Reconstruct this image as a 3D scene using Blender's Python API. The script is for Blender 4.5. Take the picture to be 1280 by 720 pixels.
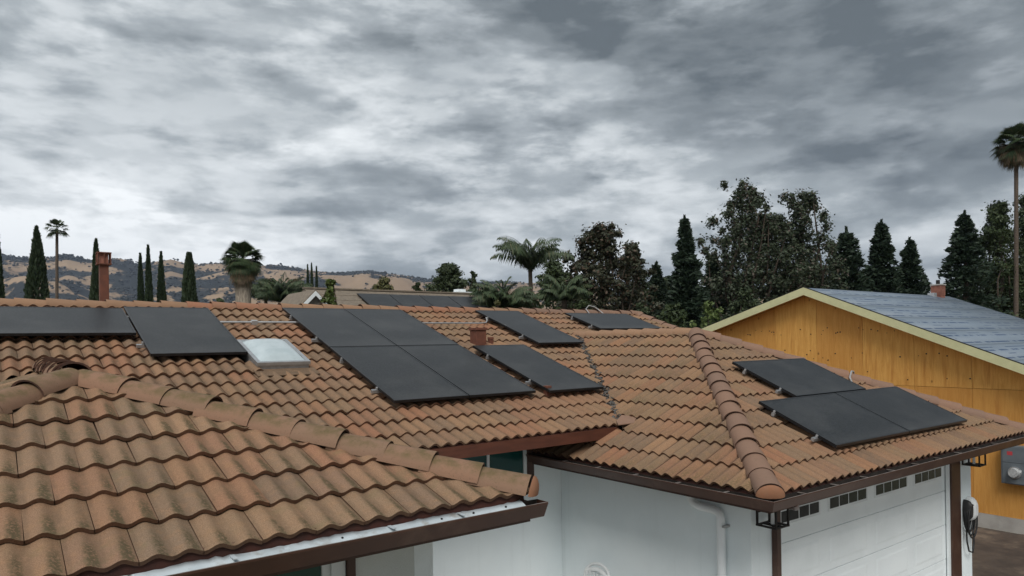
import bpy, bmesh, math, random
import numpy as np
from mathutils import Vector, Matrix
for o in list(bpy.data.objects): bpy.data.objects.remove(o, do_unlink=True)
SC = bpy.context.scene
COL = SC.collection
R = math.radians
random.seed(7)
RNG = np.random.default_rng(11)

# ------------------------------------------------------------------ camera
CAM = np.array([0.0, 0.0, 4.0])
YAW, ROLL, FPX, PPY = R(36.87), R(0.891), 878.5, 426.3
F_ = np.array([math.sin(YAW), math.cos(YAW), 0.0])
R_ = np.array([math.cos(YAW), -math.sin(YAW), 0.0])
U_ = np.array([0.0, 0.0, 1.0])
cd = bpy.data.cameras.new('camera'); cam = bpy.data.objects.new('camera', cd); COL.objects.link(cam)
cd.sensor_width = 36.0; cd.lens = FPX / 1280 * 36.0
cd.shift_y = (PPY - 360) / 1280
cd.clip_start = 0.05; cd.clip_end = 30000
ri = R_ * math.cos(ROLL) - U_ * math.sin(ROLL)
up = R_ * math.sin(ROLL) + U_ * math.cos(ROLL)
cam.matrix_world = Matrix(((ri[0], up[0], -F_[0], CAM[0]), (ri[1], up[1], -F_[1], CAM[1]), (ri[2], up[2], -F_[2], CAM[2]), (0, 0, 0, 1)))
SC.camera = cam
SC.render.resolution_x = 1024; SC.render.resolution_y = 576

def ray(px, py):
    u = px - 640; v = py - PPY
    a = u * math.cos(ROLL) - v * math.sin(ROLL); b = u * math.sin(ROLL) + v * math.cos(ROLL)
    return F_ + R_ * a / FPX - U_ * b / FPX
def far(px, depth, z=0.0):            # ground point at a depth along the view axis
    r = ray(px, PPY - (px - 640) * math.sin(ROLL)); p = CAM + r * depth; return np.array([p[0], p[1], z])
def hgt(px, py, depth):               # height above z=0 of what stands at that depth
    return float((CAM + ray(px, py) * depth)[2])
def project(P):
    d = np.asarray(P, float) - CAM
    w = d @ F_; a = d @ R_ / w * FPX; b = -(d @ U_) / w * FPX
    return np.stack([640 + a * math.cos(ROLL) + b * math.sin(ROLL), PPY - a * math.sin(ROLL) + b * math.cos(ROLL), w], -1)

# ------------------------------------------------------------------ world, sun, exposure
SUN_EL, SUN_AZ = R(50), R(216)        # azimuth from +Y clockwise: high, behind the camera
EXPO = 0.9
def build_world():
    w = bpy.data.worlds.new('World'); SC.world = w; w.use_nodes = True
    nt = w.node_tree; nt.nodes.clear()
    N = lambda t, **k: _n(nt, t, **k)
    L = nt.links.new
    out = N('ShaderNodeOutputWorld'); bg = N('ShaderNodeBackground'); L(bg.outputs[0], out.inputs[0])
    sky = N('ShaderNodeTexSky'); sky.sky_type = 'NISHITA'; sky.sun_disc = False
    sky.sun_elevation = SUN_EL; sky.sun_rotation = SUN_AZ; sky.altitude = 60
    tc = N('ShaderNodeTexCoord')
    sp = N('ShaderNodeSeparateXYZ'); L(tc.outputs['Generated'], sp.inputs[0])
    # project the direction on a cloud deck
    zz = _math(nt, 'ADD', _math(nt, 'MAXIMUM', sp.outputs[2], 0.0), CL['off'])
    dotv = lambda v: _math(nt, 'ADD', _math(nt, 'MULTIPLY', sp.outputs[0], float(v[0])), _math(nt, 'MULTIPLY', sp.outputs[1], float(v[1])))
    u = _math(nt, 'DIVIDE', dotv(WIND), zz); v = _math(nt, 'DIVIDE', dotv((-WIND[1], WIND[0])), zz)      # cloud streets lie across the wind
    cb = N('ShaderNodeCombineXYZ'); L(u, cb.inputs[0]); L(v, cb.inputs[1])
    mp = N('ShaderNodeMapping'); L(cb.outputs[0], mp.inputs[0])
    mp.inputs['Scale'].default_value = CL['scale']; mp.inputs['Location'].default_value = CL['loc']
    def nz(scale, det, ro, dist):
        n = N('ShaderNodeTexNoise'); n.inputs['Scale'].default_value = scale; n.inputs['Detail'].default_value = det; n.inputs['Roughness'].default_value = ro; n.inputs['Distortion'].default_value = dist
        L(mp.outputs[0], n.inputs['Vector']); return _math(nt, 'SUBTRACT', n.outputs[0], .5)
    sph = N('ShaderNodeMapping'); L(tc.outputs['Generated'], sph.inputs[0]); sph.inputs['Scale'].default_value = (1, 1, CL['flat']); sph.inputs['Location'].default_value = CL['sloc']
    def ns(scale, det, ro, dist, off):
        a = N('ShaderNodeVectorMath'); a.operation = 'ADD'; L(sph.outputs[0], a.inputs[0]); a.inputs[1].default_value = (off, off * .7, -off)
        n = N('ShaderNodeTexNoise'); n.inputs['Scale'].default_value = scale; n.inputs['Detail'].default_value = det; n.inputs['Roughness'].default_value = ro; n.inputs['Distortion'].default_value = dist
        L(a.outputs[0], n.inputs['Vector']); return n.outputs[0]
    big = nz(CL['s1'], 5, .5, .2)
    d = _math(nt, 'MULTIPLY', big, CL['w1'])
    # separate cloud layers, each with its own ragged base
    for sc_, lo, hi, w, off in CL['layers']:
        d = _math(nt, 'ADD', d, _math(nt, 'MULTIPLY', _math(nt, 'SUBTRACT', _ramp(nt, ns(sc_, 9, .56, .15, off), lo, hi), .5), w))
    # the deck is seen through its whole depth overhead and is thicker on the side the weather comes from
    side = _math(nt, 'ADD', _math(nt, 'MULTIPLY', sp.outputs[0], float(R_[0])), _math(nt, 'MULTIPLY', sp.outputs[1], float(R_[1])))
    d = _math(nt, 'ADD', d, _math(nt, 'MULTIPLY', side, CL['side']))
    d = _math(nt, 'ADD', d, _math(nt, 'MULTIPLY', _ramp(nt, sp.outputs[2], .0, .32), CL['el']))
    d = _math(nt, 'ADD', d, CL['base'])
    cr = N('ShaderNodeValToRGB'); L(d, cr.inputs[0])
    el = cr.color_ramp.elements
    for i, (p, c) in enumerate(CL['ramp']):
        e = el[i] if i < 2 else el.new(p)
        e.position = p; e.color = (*c, 1)
    mx = N('ShaderNodeMix'); mx.data_type = 'RGBA'; mx.inputs[0].default_value = .97
    sc = N('ShaderNodeMix'); sc.data_type = 'RGBA'; sc.blend_type = 'MULTIPLY'; sc.inputs[0].default_value = 1
    L(sky.outputs[0], sc.inputs[6]); sc.inputs[7].default_value = (.8, .8, .8, 1)
    L(sc.outputs[2], mx.inputs[6])
    k = N('ShaderNodeMix'); k.data_type = 'RGBA'; k.blend_type = 'MULTIPLY'; k.inputs[0].default_value = 1
    L(cr.outputs[0], k.inputs[6]); g = CL['gain']; k.inputs[7].default_value = (g, g, g, 1)
    L(k.outputs[2], mx.inputs[7])
    L(mx.outputs[2], bg.inputs[0]); bg.inputs[1].default_value = .1
def _n(nt, t, **k):
    n = nt.nodes.new(t)
    for a, b in k.items(): setattr(n, a, b)
    return n
def _ramp(nt, x, a, b):               # smooth 0..1 between a and b
    n = nt.nodes.new('ShaderNodeMapRange'); n.interpolation_type = 'SMOOTHSTEP'
    n.inputs[1].default_value = a; n.inputs[2].default_value = b
    nt.links.new(x, n.inputs[0]); return n.outputs[0]
def _math(nt, op, a, b=None, c=None, clamp=False):
    n = nt.nodes.new('ShaderNodeMath'); n.operation = op; n.use_clamp = clamp
    for i, x in enumerate((a, b, c)):
        if x is None: continue
        if isinstance(x, (int, float)): n.inputs[i].default_value = x
        else: nt.links.new(x, n.inputs[i])
    return n.outputs[0]
# dense cloud is dark below; thin cloud lets the light through
WA = YAW + R(4); WIND = (math.cos(WA), -math.sin(WA))
CL = dict(off=.16, scale=(.70, 1.0, 1), loc=(-2.3, 14.8, 7), flat=2.9, sloc=(-5, 2, 6), s1=.5, w1=.6, layers=[(1.6, .38, .62, .32, 1.7), (3.0, .43, .58, .28, 5.1), (6.0, .43, .60, .24, 9.3), (12.0, .42, .62, .10, 3.3)],
          side=.40, el=.32, base=.32, gain=8.5,
          ramp=[(0, (.72, .74, .75)), (.2, (.51, .535, .547)), (.48, (.28, .306, .320)), (.72, (.158, .178, .188)), (1.0, (.080, .094, .101))])
build_world()
sl = bpy.data.lights.new('sun', 'SUN'); sun = bpy.data.objects.new('sun', sl); COL.objects.link(sun)
sl.energy = 1.5; sl.angle = R(30); sl.color = (1, .97, .93)
sd = Vector((math.sin(SUN_AZ) * math.cos(SUN_EL), math.cos(SUN_AZ) * math.cos(SUN_EL), math.sin(SUN_EL)))
sun.rotation_euler = sd.to_track_quat('Z', 'Y').to_euler(); sun.location = (0, -10, 30)
vs = SC.view_settings; vs.view_transform = 'Standard'; vs.look = 'None'; vs.gamma = 1; vs.exposure = EXPO; vs.use_curve_mapping = False

# ------------------------------------------------------------------ materials
def newmat(name):
    m = bpy.data.materials.new(name); m.use_nodes = True
    nt = m.node_tree; b = nt.nodes['Principled BSDF']
    return m, nt, b
def _mix(nt, fac, a, b, mode='MIX'):
    n = nt.nodes.new('ShaderNodeMix'); n.data_type = 'RGBA'; n.blend_type = mode
    for i, x in ((0, fac), (6, a), (7, b)):
        if isinstance(x, (int, float)): n.inputs[i].default_value = x
        elif isinstance(x, tuple): n.inputs[i].default_value = (*x, 1)
        else: nt.links.new(x, n.inputs[i])
    return n.outputs[2]
def _noise(nt, vec, scale, detail=4, rough=.55, dist=0, ns=None):
    n = nt.nodes.new('ShaderNodeTexNoise'); n.inputs['Scale'].default_value = scale; n.inputs['Detail'].default_value = detail
    n.inputs['Roughness'].default_value = rough; n.inputs['Distortion'].default_value = dist
    if vec is not None: nt.links.new(vec, n.inputs['Vector'])
    return n.outputs[0]
def _pos(nt): return nt.nodes.new('ShaderNodeNewGeometry').outputs['Position']
def _scale(nt, v, s):
    n = nt.nodes.new('ShaderNodeVectorMath'); n.operation = 'MULTIPLY'; nt.links.new(v, n.inputs[0]); n.inputs[1].default_value = s; return n.outputs[0]
def _bump(nt, b, h, strength, dist=.01):
    n = nt.nodes.new('ShaderNodeBump'); n.inputs['Strength'].default_value = strength; n.inputs['Distance'].default_value = dist
    nt.links.new(h, n.inputs['Height']); nt.links.new(n.outputs[0], b.inputs['Normal'])
def pmat(name, c1, c2=None, scale=6, rough=.7, bump=0, bscale=60, metal=0, spec=.4, stretch=(1, 1, 1), c3=None, s3=1.0):
    m, nt, b = newmat(name)
    b.inputs['Roughness'].default_value = rough; b.inputs['Metallic'].default_value = metal; b.inputs['Specular IOR Level'].default_value = spec
    if c2 is None: c2 = tuple(x * .8 for x in c1)
    p = _scale(nt, _pos(nt), stretch)
    c = _mix(nt, _ramp(nt, _noise(nt, p, scale), .35, .65), c1, c2)
    if c3 is not None: c = _mix(nt, _ramp(nt, _noise(nt, p, s3, 5, .6), .5, .72), c, c3)
    nt.links.new(c, b.inputs['Base Color'])
    if bump: _bump(nt, b, _noise(nt, p, bscale, 4), bump)
    return m

def tile_mat(name, moss, pal, edge=False):
    m, nt, b = newmat(name); L = nt.links.new
    b.inputs['Roughness'].default_value = .85; b.inputs['Specular IOR Level'].default_value = .25
    oi = nt.nodes.new('ShaderNodeObjectInfo'); at = nt.nodes.new('ShaderNodeAttribute'); at.attribute_name = 'tint'
    r = _math(nt, 'FRACT', _math(nt, 'ADD', oi.outputs['Random'], at.outputs['Fac']))
    r2 = _math(nt, 'FRACT', _math(nt, 'MULTIPLY', r, 7.31))
    r3 = _math(nt, 'FRACT', _math(nt, 'MULTIPLY', r, 23.7))
    pos = _pos(nt)
    cr = nt.nodes.new('ShaderNodeValToRGB'); L(r, cr.inputs[0]); el = cr.color_ramp.elements
    for i, c in enumerate(pal):
        e = el[i] if i < 2 else el.new(.5)
    for i, c in enumerate(pal):
        el[i].position = i / (len(pal) - 1); el[i].color = (*c, 1)
    c = cr.outputs[0]
    # weathering in large patches and fine sand grain
    c = _mix(nt, _math(nt, 'MULTIPLY', _ramp(nt, _noise(nt, pos, 1.1, 4), .4, .7), .34), c, (.19, .128, .074))
    c = _mix(nt, _math(nt, 'MULTIPLY', _ramp(nt, _noise(nt, pos, 14, 5, .65), .45, .72), .32), c, (.30, .165, .082))
    g = _noise(nt, pos, 190, 3, .7)
    c = _mix(nt, .55, c, _mix(nt, _ramp(nt, g, .3, .7), (.2, .2, .2), (.9, .9, .9)), 'SOFT_LIGHT')
    uv = nt.nodes.new('ShaderNodeUVMap'); uv.uv_map = 'uv'
    s = nt.nodes.new('ShaderNodeSeparateXYZ'); L(uv.outputs[0], s.inputs[0])
    t = _math(nt, 'FRACT', _math(nt, 'MULTIPLY', s.outputs[0], 2.0))
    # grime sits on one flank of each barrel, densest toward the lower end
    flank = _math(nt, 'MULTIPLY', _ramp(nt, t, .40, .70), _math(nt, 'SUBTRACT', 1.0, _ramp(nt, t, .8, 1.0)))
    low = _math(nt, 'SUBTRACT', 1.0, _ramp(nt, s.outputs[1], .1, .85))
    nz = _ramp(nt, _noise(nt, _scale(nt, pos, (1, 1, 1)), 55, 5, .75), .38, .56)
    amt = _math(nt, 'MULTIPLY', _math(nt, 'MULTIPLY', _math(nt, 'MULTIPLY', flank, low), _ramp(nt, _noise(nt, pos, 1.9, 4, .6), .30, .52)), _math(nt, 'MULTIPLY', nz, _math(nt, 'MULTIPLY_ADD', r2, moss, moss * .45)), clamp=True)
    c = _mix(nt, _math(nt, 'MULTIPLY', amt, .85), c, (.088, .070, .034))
    pan = _math(nt, 'SUBTRACT', 1.0, _ramp(nt, _math(nt, 'ABSOLUTE', _math(nt, 'SUBTRACT', _math(nt, 'FRACT', _math(nt, 'ADD', t, .46)), .5)), .04, .20))   # silt in the water channels, plus shade between barrels put into the colour
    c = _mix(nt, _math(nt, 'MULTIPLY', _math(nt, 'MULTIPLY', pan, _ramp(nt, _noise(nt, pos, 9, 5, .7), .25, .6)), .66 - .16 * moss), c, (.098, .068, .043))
    wide = _math(nt, 'MULTIPLY', _ramp(nt, _noise(nt, pos, 5, 6, .7), .5, .75), _math(nt, 'MULTIPLY_ADD', r3, moss * .3, moss * .06), clamp=True)
    c = _mix(nt, wide, c, (.15, .125, .062))
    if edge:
        c = _mix(nt, .66, c, (.090, .040, .025))  # front lip: dirt and bare body colour, with its shade mixed into the colour
    L(c, b.inputs['Base Color'])
    _bump(nt, b, _math(nt, 'ADD', _noise(nt, pos, 120, 4, .7), _math(nt, 'MULTIPLY', _noise(nt, pos, 25, 3), .6)), .35, .006)
    return m
PAL = [(.246, .135, .077), (.188, .125, .081), (.262, .160, .094), (.160, .107, .073), (.226, .141, .085), (.238, .122, .072), (.176, .120, .081), (.212, .140, .085)]
MT = {}
PAL3 = [tuple(np.array(c) * 1.10) for c in PAL]
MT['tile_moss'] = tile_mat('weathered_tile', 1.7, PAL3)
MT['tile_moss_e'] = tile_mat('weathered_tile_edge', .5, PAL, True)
PAL2 = [tuple(np.array(c) * k) for c, k in zip(PAL, ((1.05, 1, .98), (1.05, 1, .97), (1.04, 1, .97), (1.05, 1.02, 1), (1.06, 1, 1), (1.06, .99, .96), (1.05, 1.02, 1), (1.04, 1, .98)))]
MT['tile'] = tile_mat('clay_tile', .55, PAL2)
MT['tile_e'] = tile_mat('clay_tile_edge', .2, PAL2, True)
def cap_mat(name, c1, c2, moss, mossc):
    m, nt, b = newmat(name); L = nt.links.new
    b.inputs['Roughness'].default_value = .88; b.inputs['Specular IOR Level'].default_value = .2
    oi = nt.nodes.new('ShaderNodeObjectInfo'); pos = _pos(nt)
    c = _mix(nt, oi.outputs['Random'], c1, c2)
    c = _mix(nt, _math(nt, 'MULTIPLY', _noise(nt, pos, 16, 5, .65), .5), c, (.2, .14, .1))
    k = _ramp(nt, _noise(nt, pos, 7, 6, .72), .62 - moss * .3, .70)
    sp = nt.nodes.new('ShaderNodeSeparateXYZ'); ge = nt.nodes.new('ShaderNodeNewGeometry'); L(ge.outputs['Normal'], sp.inputs[0])
    topf = _ramp(nt, sp.outputs[2], .35, .85)     # lichen grows on the upper face
    c = _mix(nt, _math(nt, 'MULTIPLY', _math(nt, 'MULTIPLY', k, topf), min(1, moss * 1.1)), c, mossc)
    sk = _ramp(nt, _noise(nt, pos, 70, 4, .7), .58, .68)
    c = _mix(nt, _math(nt, 'MULTIPLY', sk, .5 * moss), c, (.06, .055, .03))
    L(c, b.inputs['Base Color']); _bump(nt, b, _noise(nt, pos, 110, 5, .7), .5, .006)
    return m
MT['cap_moss'] = cap_mat('lichen_ridge_tile', (.28, .155, .098), (.235, .145, .095), .9, (.118, .092, .042))
MT['cap'] = cap_mat('ridge_tile', (.27, .155, .105), (.215, .135, .10), .25, (.12, .1, .06))
MT['cap_red'] = cap_mat('new_ridge_tile', (.34, .15, .085), (.30, .15, .09), .12, (.14, .11, .06))
MT['cap_tan'] = cap_mat('tan_ridge_tile', (.33, .19, .11), (.30, .175, .105), .3, (.16, .12, .06))
MT['cap_end'] = cap_mat('hip_end_cap', (.27, .118, .060), (.25, .112, .060), .1, (.12, .1, .05))
MT['mortar'] = pmat('orange_mortar', (.5, .2, .1), (.38, .17, .1), 40, .9, .4)
MT['felt'] = pmat('roof_felt', (.035, .026, .022), (.055, .036, .028), 8, .95)
MT['closure'] = pmat('eave_closure', (.075, .026, .018), (.05, .02, .015), 12, .8)
MT['brown'] = pmat('brown_paint', (.062, .026, .016), (.05, .021, .013), 3, .42, .05, 40, spec=.5, c3=(.085, .045, .03), s3=4)
MT['brown_lip'] = pmat('gutter_lip_metal', (.30, .27, .25), (.2, .16, .14), 12, .45, metal=.3)
MT['brown_red'] = pmat('red_brown_paint', (.105, .036, .021), (.08, .028, .017), 3, .5, .1, 30, stretch=(1, 1, 6))
MT['gutter_in'] = pmat('gutter_inside', (.02, .016, .014), (.035, .028, .022), 9, .9)
MT['flash'] = pmat('white_flashing', (.52, .58, .61), (.44, .50, .53), 5, .45, .2, 9, c3=(.33, .33, .31), s3=9)
MT['stucco'] = pmat('white_stucco', (.82, .885, .90), (.78, .85, .87), 1.3, .85, .35, 190, c3=(.75, .82, .835), s3=.8)
def stucco_streaks(m):
    nt = m.node_tree; b = nt.nodes['Principled BSDF']; src = b.inputs['Base Color'].links[0].from_socket
    st = _noise(nt, _scale(nt, _pos(nt), (5, 5, .35)), 1.0, 6, .65)
    c = _mix(nt, _math(nt, 'MULTIPLY', _ramp(nt, st, .52, .78), .22), src, (.46, .50, .50)); nt.links.new(c, b.inputs['Base Color'])
stucco_streaks(MT['stucco'])
MT['stucco_b'] = pmat('grey_stucco', (.60, .63, .61), (.55, .585, .57), 1.6, .85, .35, 190)
MT['white'] = pmat('white_paint', (.78, .82, .83), (.68, .72, .73), 2.5, .5, .05, 60)
MT['door'] = pmat('door_paint', (.83, .88, .89), (.79, .84, .855), 1.1, .5, .12, 240, c3=(.77, .82, .83), s3=2.2)
MT['pvc'] = pmat('white_pipe', (.82, .85, .86), (.78, .81, .82), 4, .4)
MT['black'] = pmat('black_metal', (.012, .011, .010), (.02, .017, .015), 8, .5, metal=.2)
MT['cable'] = pmat('black_cable', (.012, .012, .013), (.02, .02, .02), 8, .5)
MT['alu'] = pmat('aluminium', (.5, .51, .52), (.42, .43, .44), 10, .4, metal=.7)
MT['galv'] = pmat('galvanised_conduit', (.46, .46, .46), (.36, .36, .36), 10, .45, metal=.4)
MT['rust'] = pmat('rust_brown_paint', (.155, .055, .032), (.12, .045, .028), 10, .7, .15, 60)
MT['pframe'] = pmat('black_frame', (.024, .025, .027), (.03, .031, .033), 8, .35, metal=.6)
def glass_mat():
    m, nt, b = newmat('solar_glass'); L = nt.links.new
    tc = nt.nodes.new('ShaderNodeTexCoord'); pos = _pos(nt)
    sp = _noise(nt, pos, 42, 6, .85)
    c = _mix(nt, _ramp(nt, sp, .38, .70), (.005, .0065, .008), (.050, .053, .056))
    uv = nt.nodes.new('ShaderNodeSeparateXYZ'); L(tc.outputs['Generated'], uv.inputs[0])
    edge = _math(nt, 'SUBTRACT', 1.0, _ramp(nt, uv.outputs[1], .0, .22))            # dust washes down to the lower frame
    du = _math(nt, 'ADD', _math(nt, 'MULTIPLY', _ramp(nt, _noise(nt, pos, 1.3, 5, .65), .42, .75), .32), _math(nt, 'MULTIPLY', edge, .22))
    c = _mix(nt, du, c, (.078, .079, .078))
    bird = _ramp(nt, _noise(nt, pos, 2.1, 2, .4), .78, .80)
    c = _mix(nt, _math(nt, 'MULTIPLY', bird, .5), c, (.3, .3, .3))
    L(c, b.inputs['Base Color']); b.inputs['Roughness'].default_value = .34; b.inputs['Specular IOR Level'].default_value = .20
    L(_math(nt, 'MULTIPLY_ADD', sp, .2, .27), b.inputs['Roughness'])
    _bump(nt, b, _noise(nt, pos, 160, 3, .7), .12, .002)
    return m
MT['solar'] = glass_mat()
def teal_mat():
    m, nt, b = newmat('window_glass'); b.inputs['Base Color'].default_value = (.010, .060, .055, 1)
    b.inputs['Roughness'].default_value = .06; b.inputs['Specular IOR Level'].default_value = .7; return m
MT['teal'] = teal_mat()
MT['pane'] = pmat('dark_pane', (.030, .036, .038), (.04, .046, .048), 3, .15, spec=.5)
def sky_mat():
    m, nt, b = newmat('skylight_acrylic'); pos = _pos(nt)
    c = _mix(nt, _ramp(nt, _noise(nt, pos, 5, 5, .6), .4, .7), (.46, .53, .55), (.40, .47, .49))
    nt.links.new(c, b.inputs['Base Color']); b.inputs['Roughness'].default_value = .22; b.inputs['Specular IOR Level'].default_value = .55; return m
MT['acrylic'] = sky_mat()
MT['meterglass'] = pmat('meter_glass', (.45, .46, .46), (.3, .31, .31), 20, .1)
MT['greybox'] = pmat('grey_enclosure', (.135, .155, .17), (.11, .128, .142), 4, .5)
MT['redlabel'] = pmat('red_label', (.5, .05, .06), (.42, .05, .06), 30, .6)
MT['plastic'] = pmat('white_plastic', (.72, .74, .74), (.64, .66, .66), 6, .45)
MT['concrete'] = pmat('concrete', (.42, .40, .37), (.34, .32, .295), 3, .9, .4, 60)
MT['debris'] = pmat('valley_debris', (.035, .028, .024), (.13, .125, .115), 16, .9, .6, 50, c3=(.025, .02, .018), s3=11)
MT['soil'] = pmat('soil', (.085, .064, .050), (.055, .042, .034), 2.2, .95, .8, 14, c3=(.19, .145, .105), s3=1.2)
MT['groundm'] = pmat('dry_ground', (.16, .13, .085), (.10, .10, .05), .08, .95, .3, 3, c3=(.22, .18, .11), s3=.02)
def ply_mat():
    m, nt, b = newmat('plywood'); L = nt.links.new
    b.inputs['Roughness'].default_value = .75; b.inputs['Specular IOR Level'].default_value = .25
    oi = nt.nodes.new('ShaderNodeObjectInfo'); pos = _pos(nt)
    off = nt.nodes.new('ShaderNodeVectorMath'); off.operation = 'MULTIPLY_ADD'; L(oi.outputs['Random'], off.inputs[0]); off.inputs[1].default_value = (9, 31, 17); L(pos, off.inputs[2])
    q = off.outputs[0]
    gr = _noise(nt, _scale(nt, q, (1, 7, .6)), 2.2, 8, .72, 1.1)
    c = _mix(nt, _ramp(nt, gr, .32, .68), (.77, .42, .115), (.60, .285, .065))
    c = _mix(nt, _math(nt, 'MULTIPLY', oi.outputs['Random'], .6), c, (.46, .19, .04))
    st = _noise(nt, _scale(nt, q, (1, 3.4, .35)), 1.6, 4, .6)
    c = _mix(nt, _math(nt, 'MULTIPLY', _ramp(nt, st, .54, .76), .6), c, (.36, .12, .022))
    vo = nt.nodes.new('ShaderNodeTexVoronoi'); vo.inputs['Scale'].default_value = 2.1; vo.inputs['Randomness'].default_value = 1
    L(_scale(nt, q, (1, 1.25, .95)), vo.inputs['Vector'])
    kn = _math(nt, 'SUBTRACT', 1.0, _ramp(nt, vo.outputs['Distance'], .03, .10))
    c = _mix(nt, _math(nt, 'MULTIPLY', kn, .65), c, (.06, .022, .007))
    L(c, b.inputs['Base Color']); _bump(nt, b, gr, .25, .01)
    return m
MT['ply'] = ply_mat()
MT['rake'] = pmat('primed_rake_board', (.56, .54, .31), (.51, .495, .28), 2.0, .6, .1, 30, stretch=(1, 2, 2))
def und_mat():
    m, nt, b = newmat('roof_underlayment'); L = nt.links.new
    b.inputs['Roughness'].default_value = .5; b.inputs['Specular IOR Level'].default_value = .35
    uv = nt.nodes.new('ShaderNodeUVMap'); uv.uv_map = 'uv'
    s = nt.nodes.new('ShaderNodeSeparateXYZ'); L(uv.outputs[0], s.inputs[0])   # metres
    pos = _pos(nt)
    c = _mix(nt, _ramp(nt, _noise(nt, pos, 1.2, 5, .6), .35, .7), (.165, .205, .25), (.185, .225, .268))
    def band(v0, w, sx, thr, seed):
        a = _math(nt, 'LESS_THAN', _math(nt, 'ABSOLUTE', _math(nt, 'SUBTRACT', s.outputs[1], v0)), w)
        n = nt.nodes.new('ShaderNodeTexNoise'); n.noise_dimensions = '2D'; n.inputs['Scale'].default_value = 1; n.inputs['Detail'].default_value = 2
        cb = nt.nodes.new('ShaderNodeCombineXYZ'); L(_math(nt, 'MULTIPLY', s.outputs[0], sx), cb.inputs[0]); cb.inputs[1].default_value = seed * 7.7
        L(cb.outputs[0], n.inputs['Vector'])
        return _math(nt, 'MULTIPLY', a, _math(nt, 'GREATER_THAN', n.outputs[0], thr))
    for v0, w, sx, thr, sd in ((.13, .035, 4.5, .44, 1), (.36, .02, .9, .50, 5), (.56, .035, 4.5, .47, 9), (.72, .018, .8, .53, 14)):
        c = _mix(nt, _math(nt, 'MULTIPLY', band(v0, w, sx, thr, sd), .8), c, (.022, .05, .115))
    L(c, b.inputs['Base Color']); _bump(nt, b, _noise(nt, pos, 1.5, 3), .25, .03)
    return m
MT['underlay'] = und_mat()
MT['shingle'] = pmat('brown_shingle', (.20, .165, .125), (.145, .118, .09), 9, .9, .5, 25, c3=(.24, .20, .155), s3=30)
MT['shingle2'] = pmat('grey_shingle', (.20, .19, .175), (.145, .14, .13), 9, .9, .5, 25)
MT['brick'] = pmat('brick', (.30, .13, .09), (.22, .09, .065), 9, .9, .4, 30)
MT['bark'] = pmat('bark', (.085, .062, .045), (.05, .038, .03), 5, .95, .6, 20, stretch=(2, 2, .5))
MT['palmbark'] = pmat('palm_bark', (.12, .09, .068), (.07, .054, .042), 9, .95, .6, 22, stretch=(1, 1, 3))
MT['palebark'] = pmat('pale_palm_boots', (.34, .29, .23), (.20, .165, .13), 7, .95, .6, 22, stretch=(2, 2, .6))
def leaf_mat(name, a, b2, c3=None, f3=.0, rough=.55, trans=.12):
    m, nt, b = newmat(name); L = nt.links.new
    ge = nt.nodes.new('ShaderNodeNewGeometry'); r = ge.outputs['Random Per Island']
    c = _mix(nt, r, a, b2)
    if c3 is not None: c = _mix(nt, _math(nt, 'GREATER_THAN', _math(nt, 'FRACT', _math(nt, 'MULTIPLY', r, 17.3)), 1 - f3), c, c3)
    L(c, b.inputs['Base Color']); b.inputs['Roughness'].default_value = rough; b.inputs['Specular IOR Level'].default_value = .3
    tr = nt.nodes.new('ShaderNodeBsdfTranslucent'); L(c, tr.inputs[0])
    ms = nt.nodes.new('ShaderNodeMixShader'); ms.inputs[0].default_value = trans
    L(b.outputs[0], ms.inputs[1]); L(tr.outputs[0], ms.inputs[2]); L(ms.outputs[0], nt.nodes['Material Output'].inputs[0])
    return m
MT['cypress'] = leaf_mat('cypress_foliage', (.024, .042, .021), (.044, .062, .030))
MT['pine'] = leaf_mat('conifer_needles', (.018, .034, .021), (.038, .058, .034))
MT['euca'] = leaf_mat('eucalyptus_leaves', (.034, .050, .028), (.064, .080, .046), (.10, .082, .064), .12)
MT['brownleaf'] = leaf_mat('bronze_leaves', (.030, .036, .020), (.054, .056, .032), (.10, .068, .046), .16)
MT['green'] = leaf_mat('green_leaves', (.032, .050, .020), (.060, .082, .030))
MT['oak'] = leaf_mat('dark_oak_leaves', (.034, .052, .024), (.060, .078, .034))
MT['bright'] = leaf_mat('light_green_leaves', (.075, .115, .030), (.12, .15, .045))
MT['olive'] = leaf_mat('olive_leaves', (.085, .088, .030), (.13, .12, .05))
MT['palm'] = leaf_mat('palm_frond', (.034, .056, .026), (.062, .088, .040), (.09, .095, .05), .10)
MT['deadpalm'] = leaf_mat('dead_palm_frond', (.16, .115, .068), (.10, .070, .042), (.05, .06, .028), .2)
MT['hilloak'] = leaf_mat('hill_oak_leaves', (.018, .022, .020), (.030, .033, .026))

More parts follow.
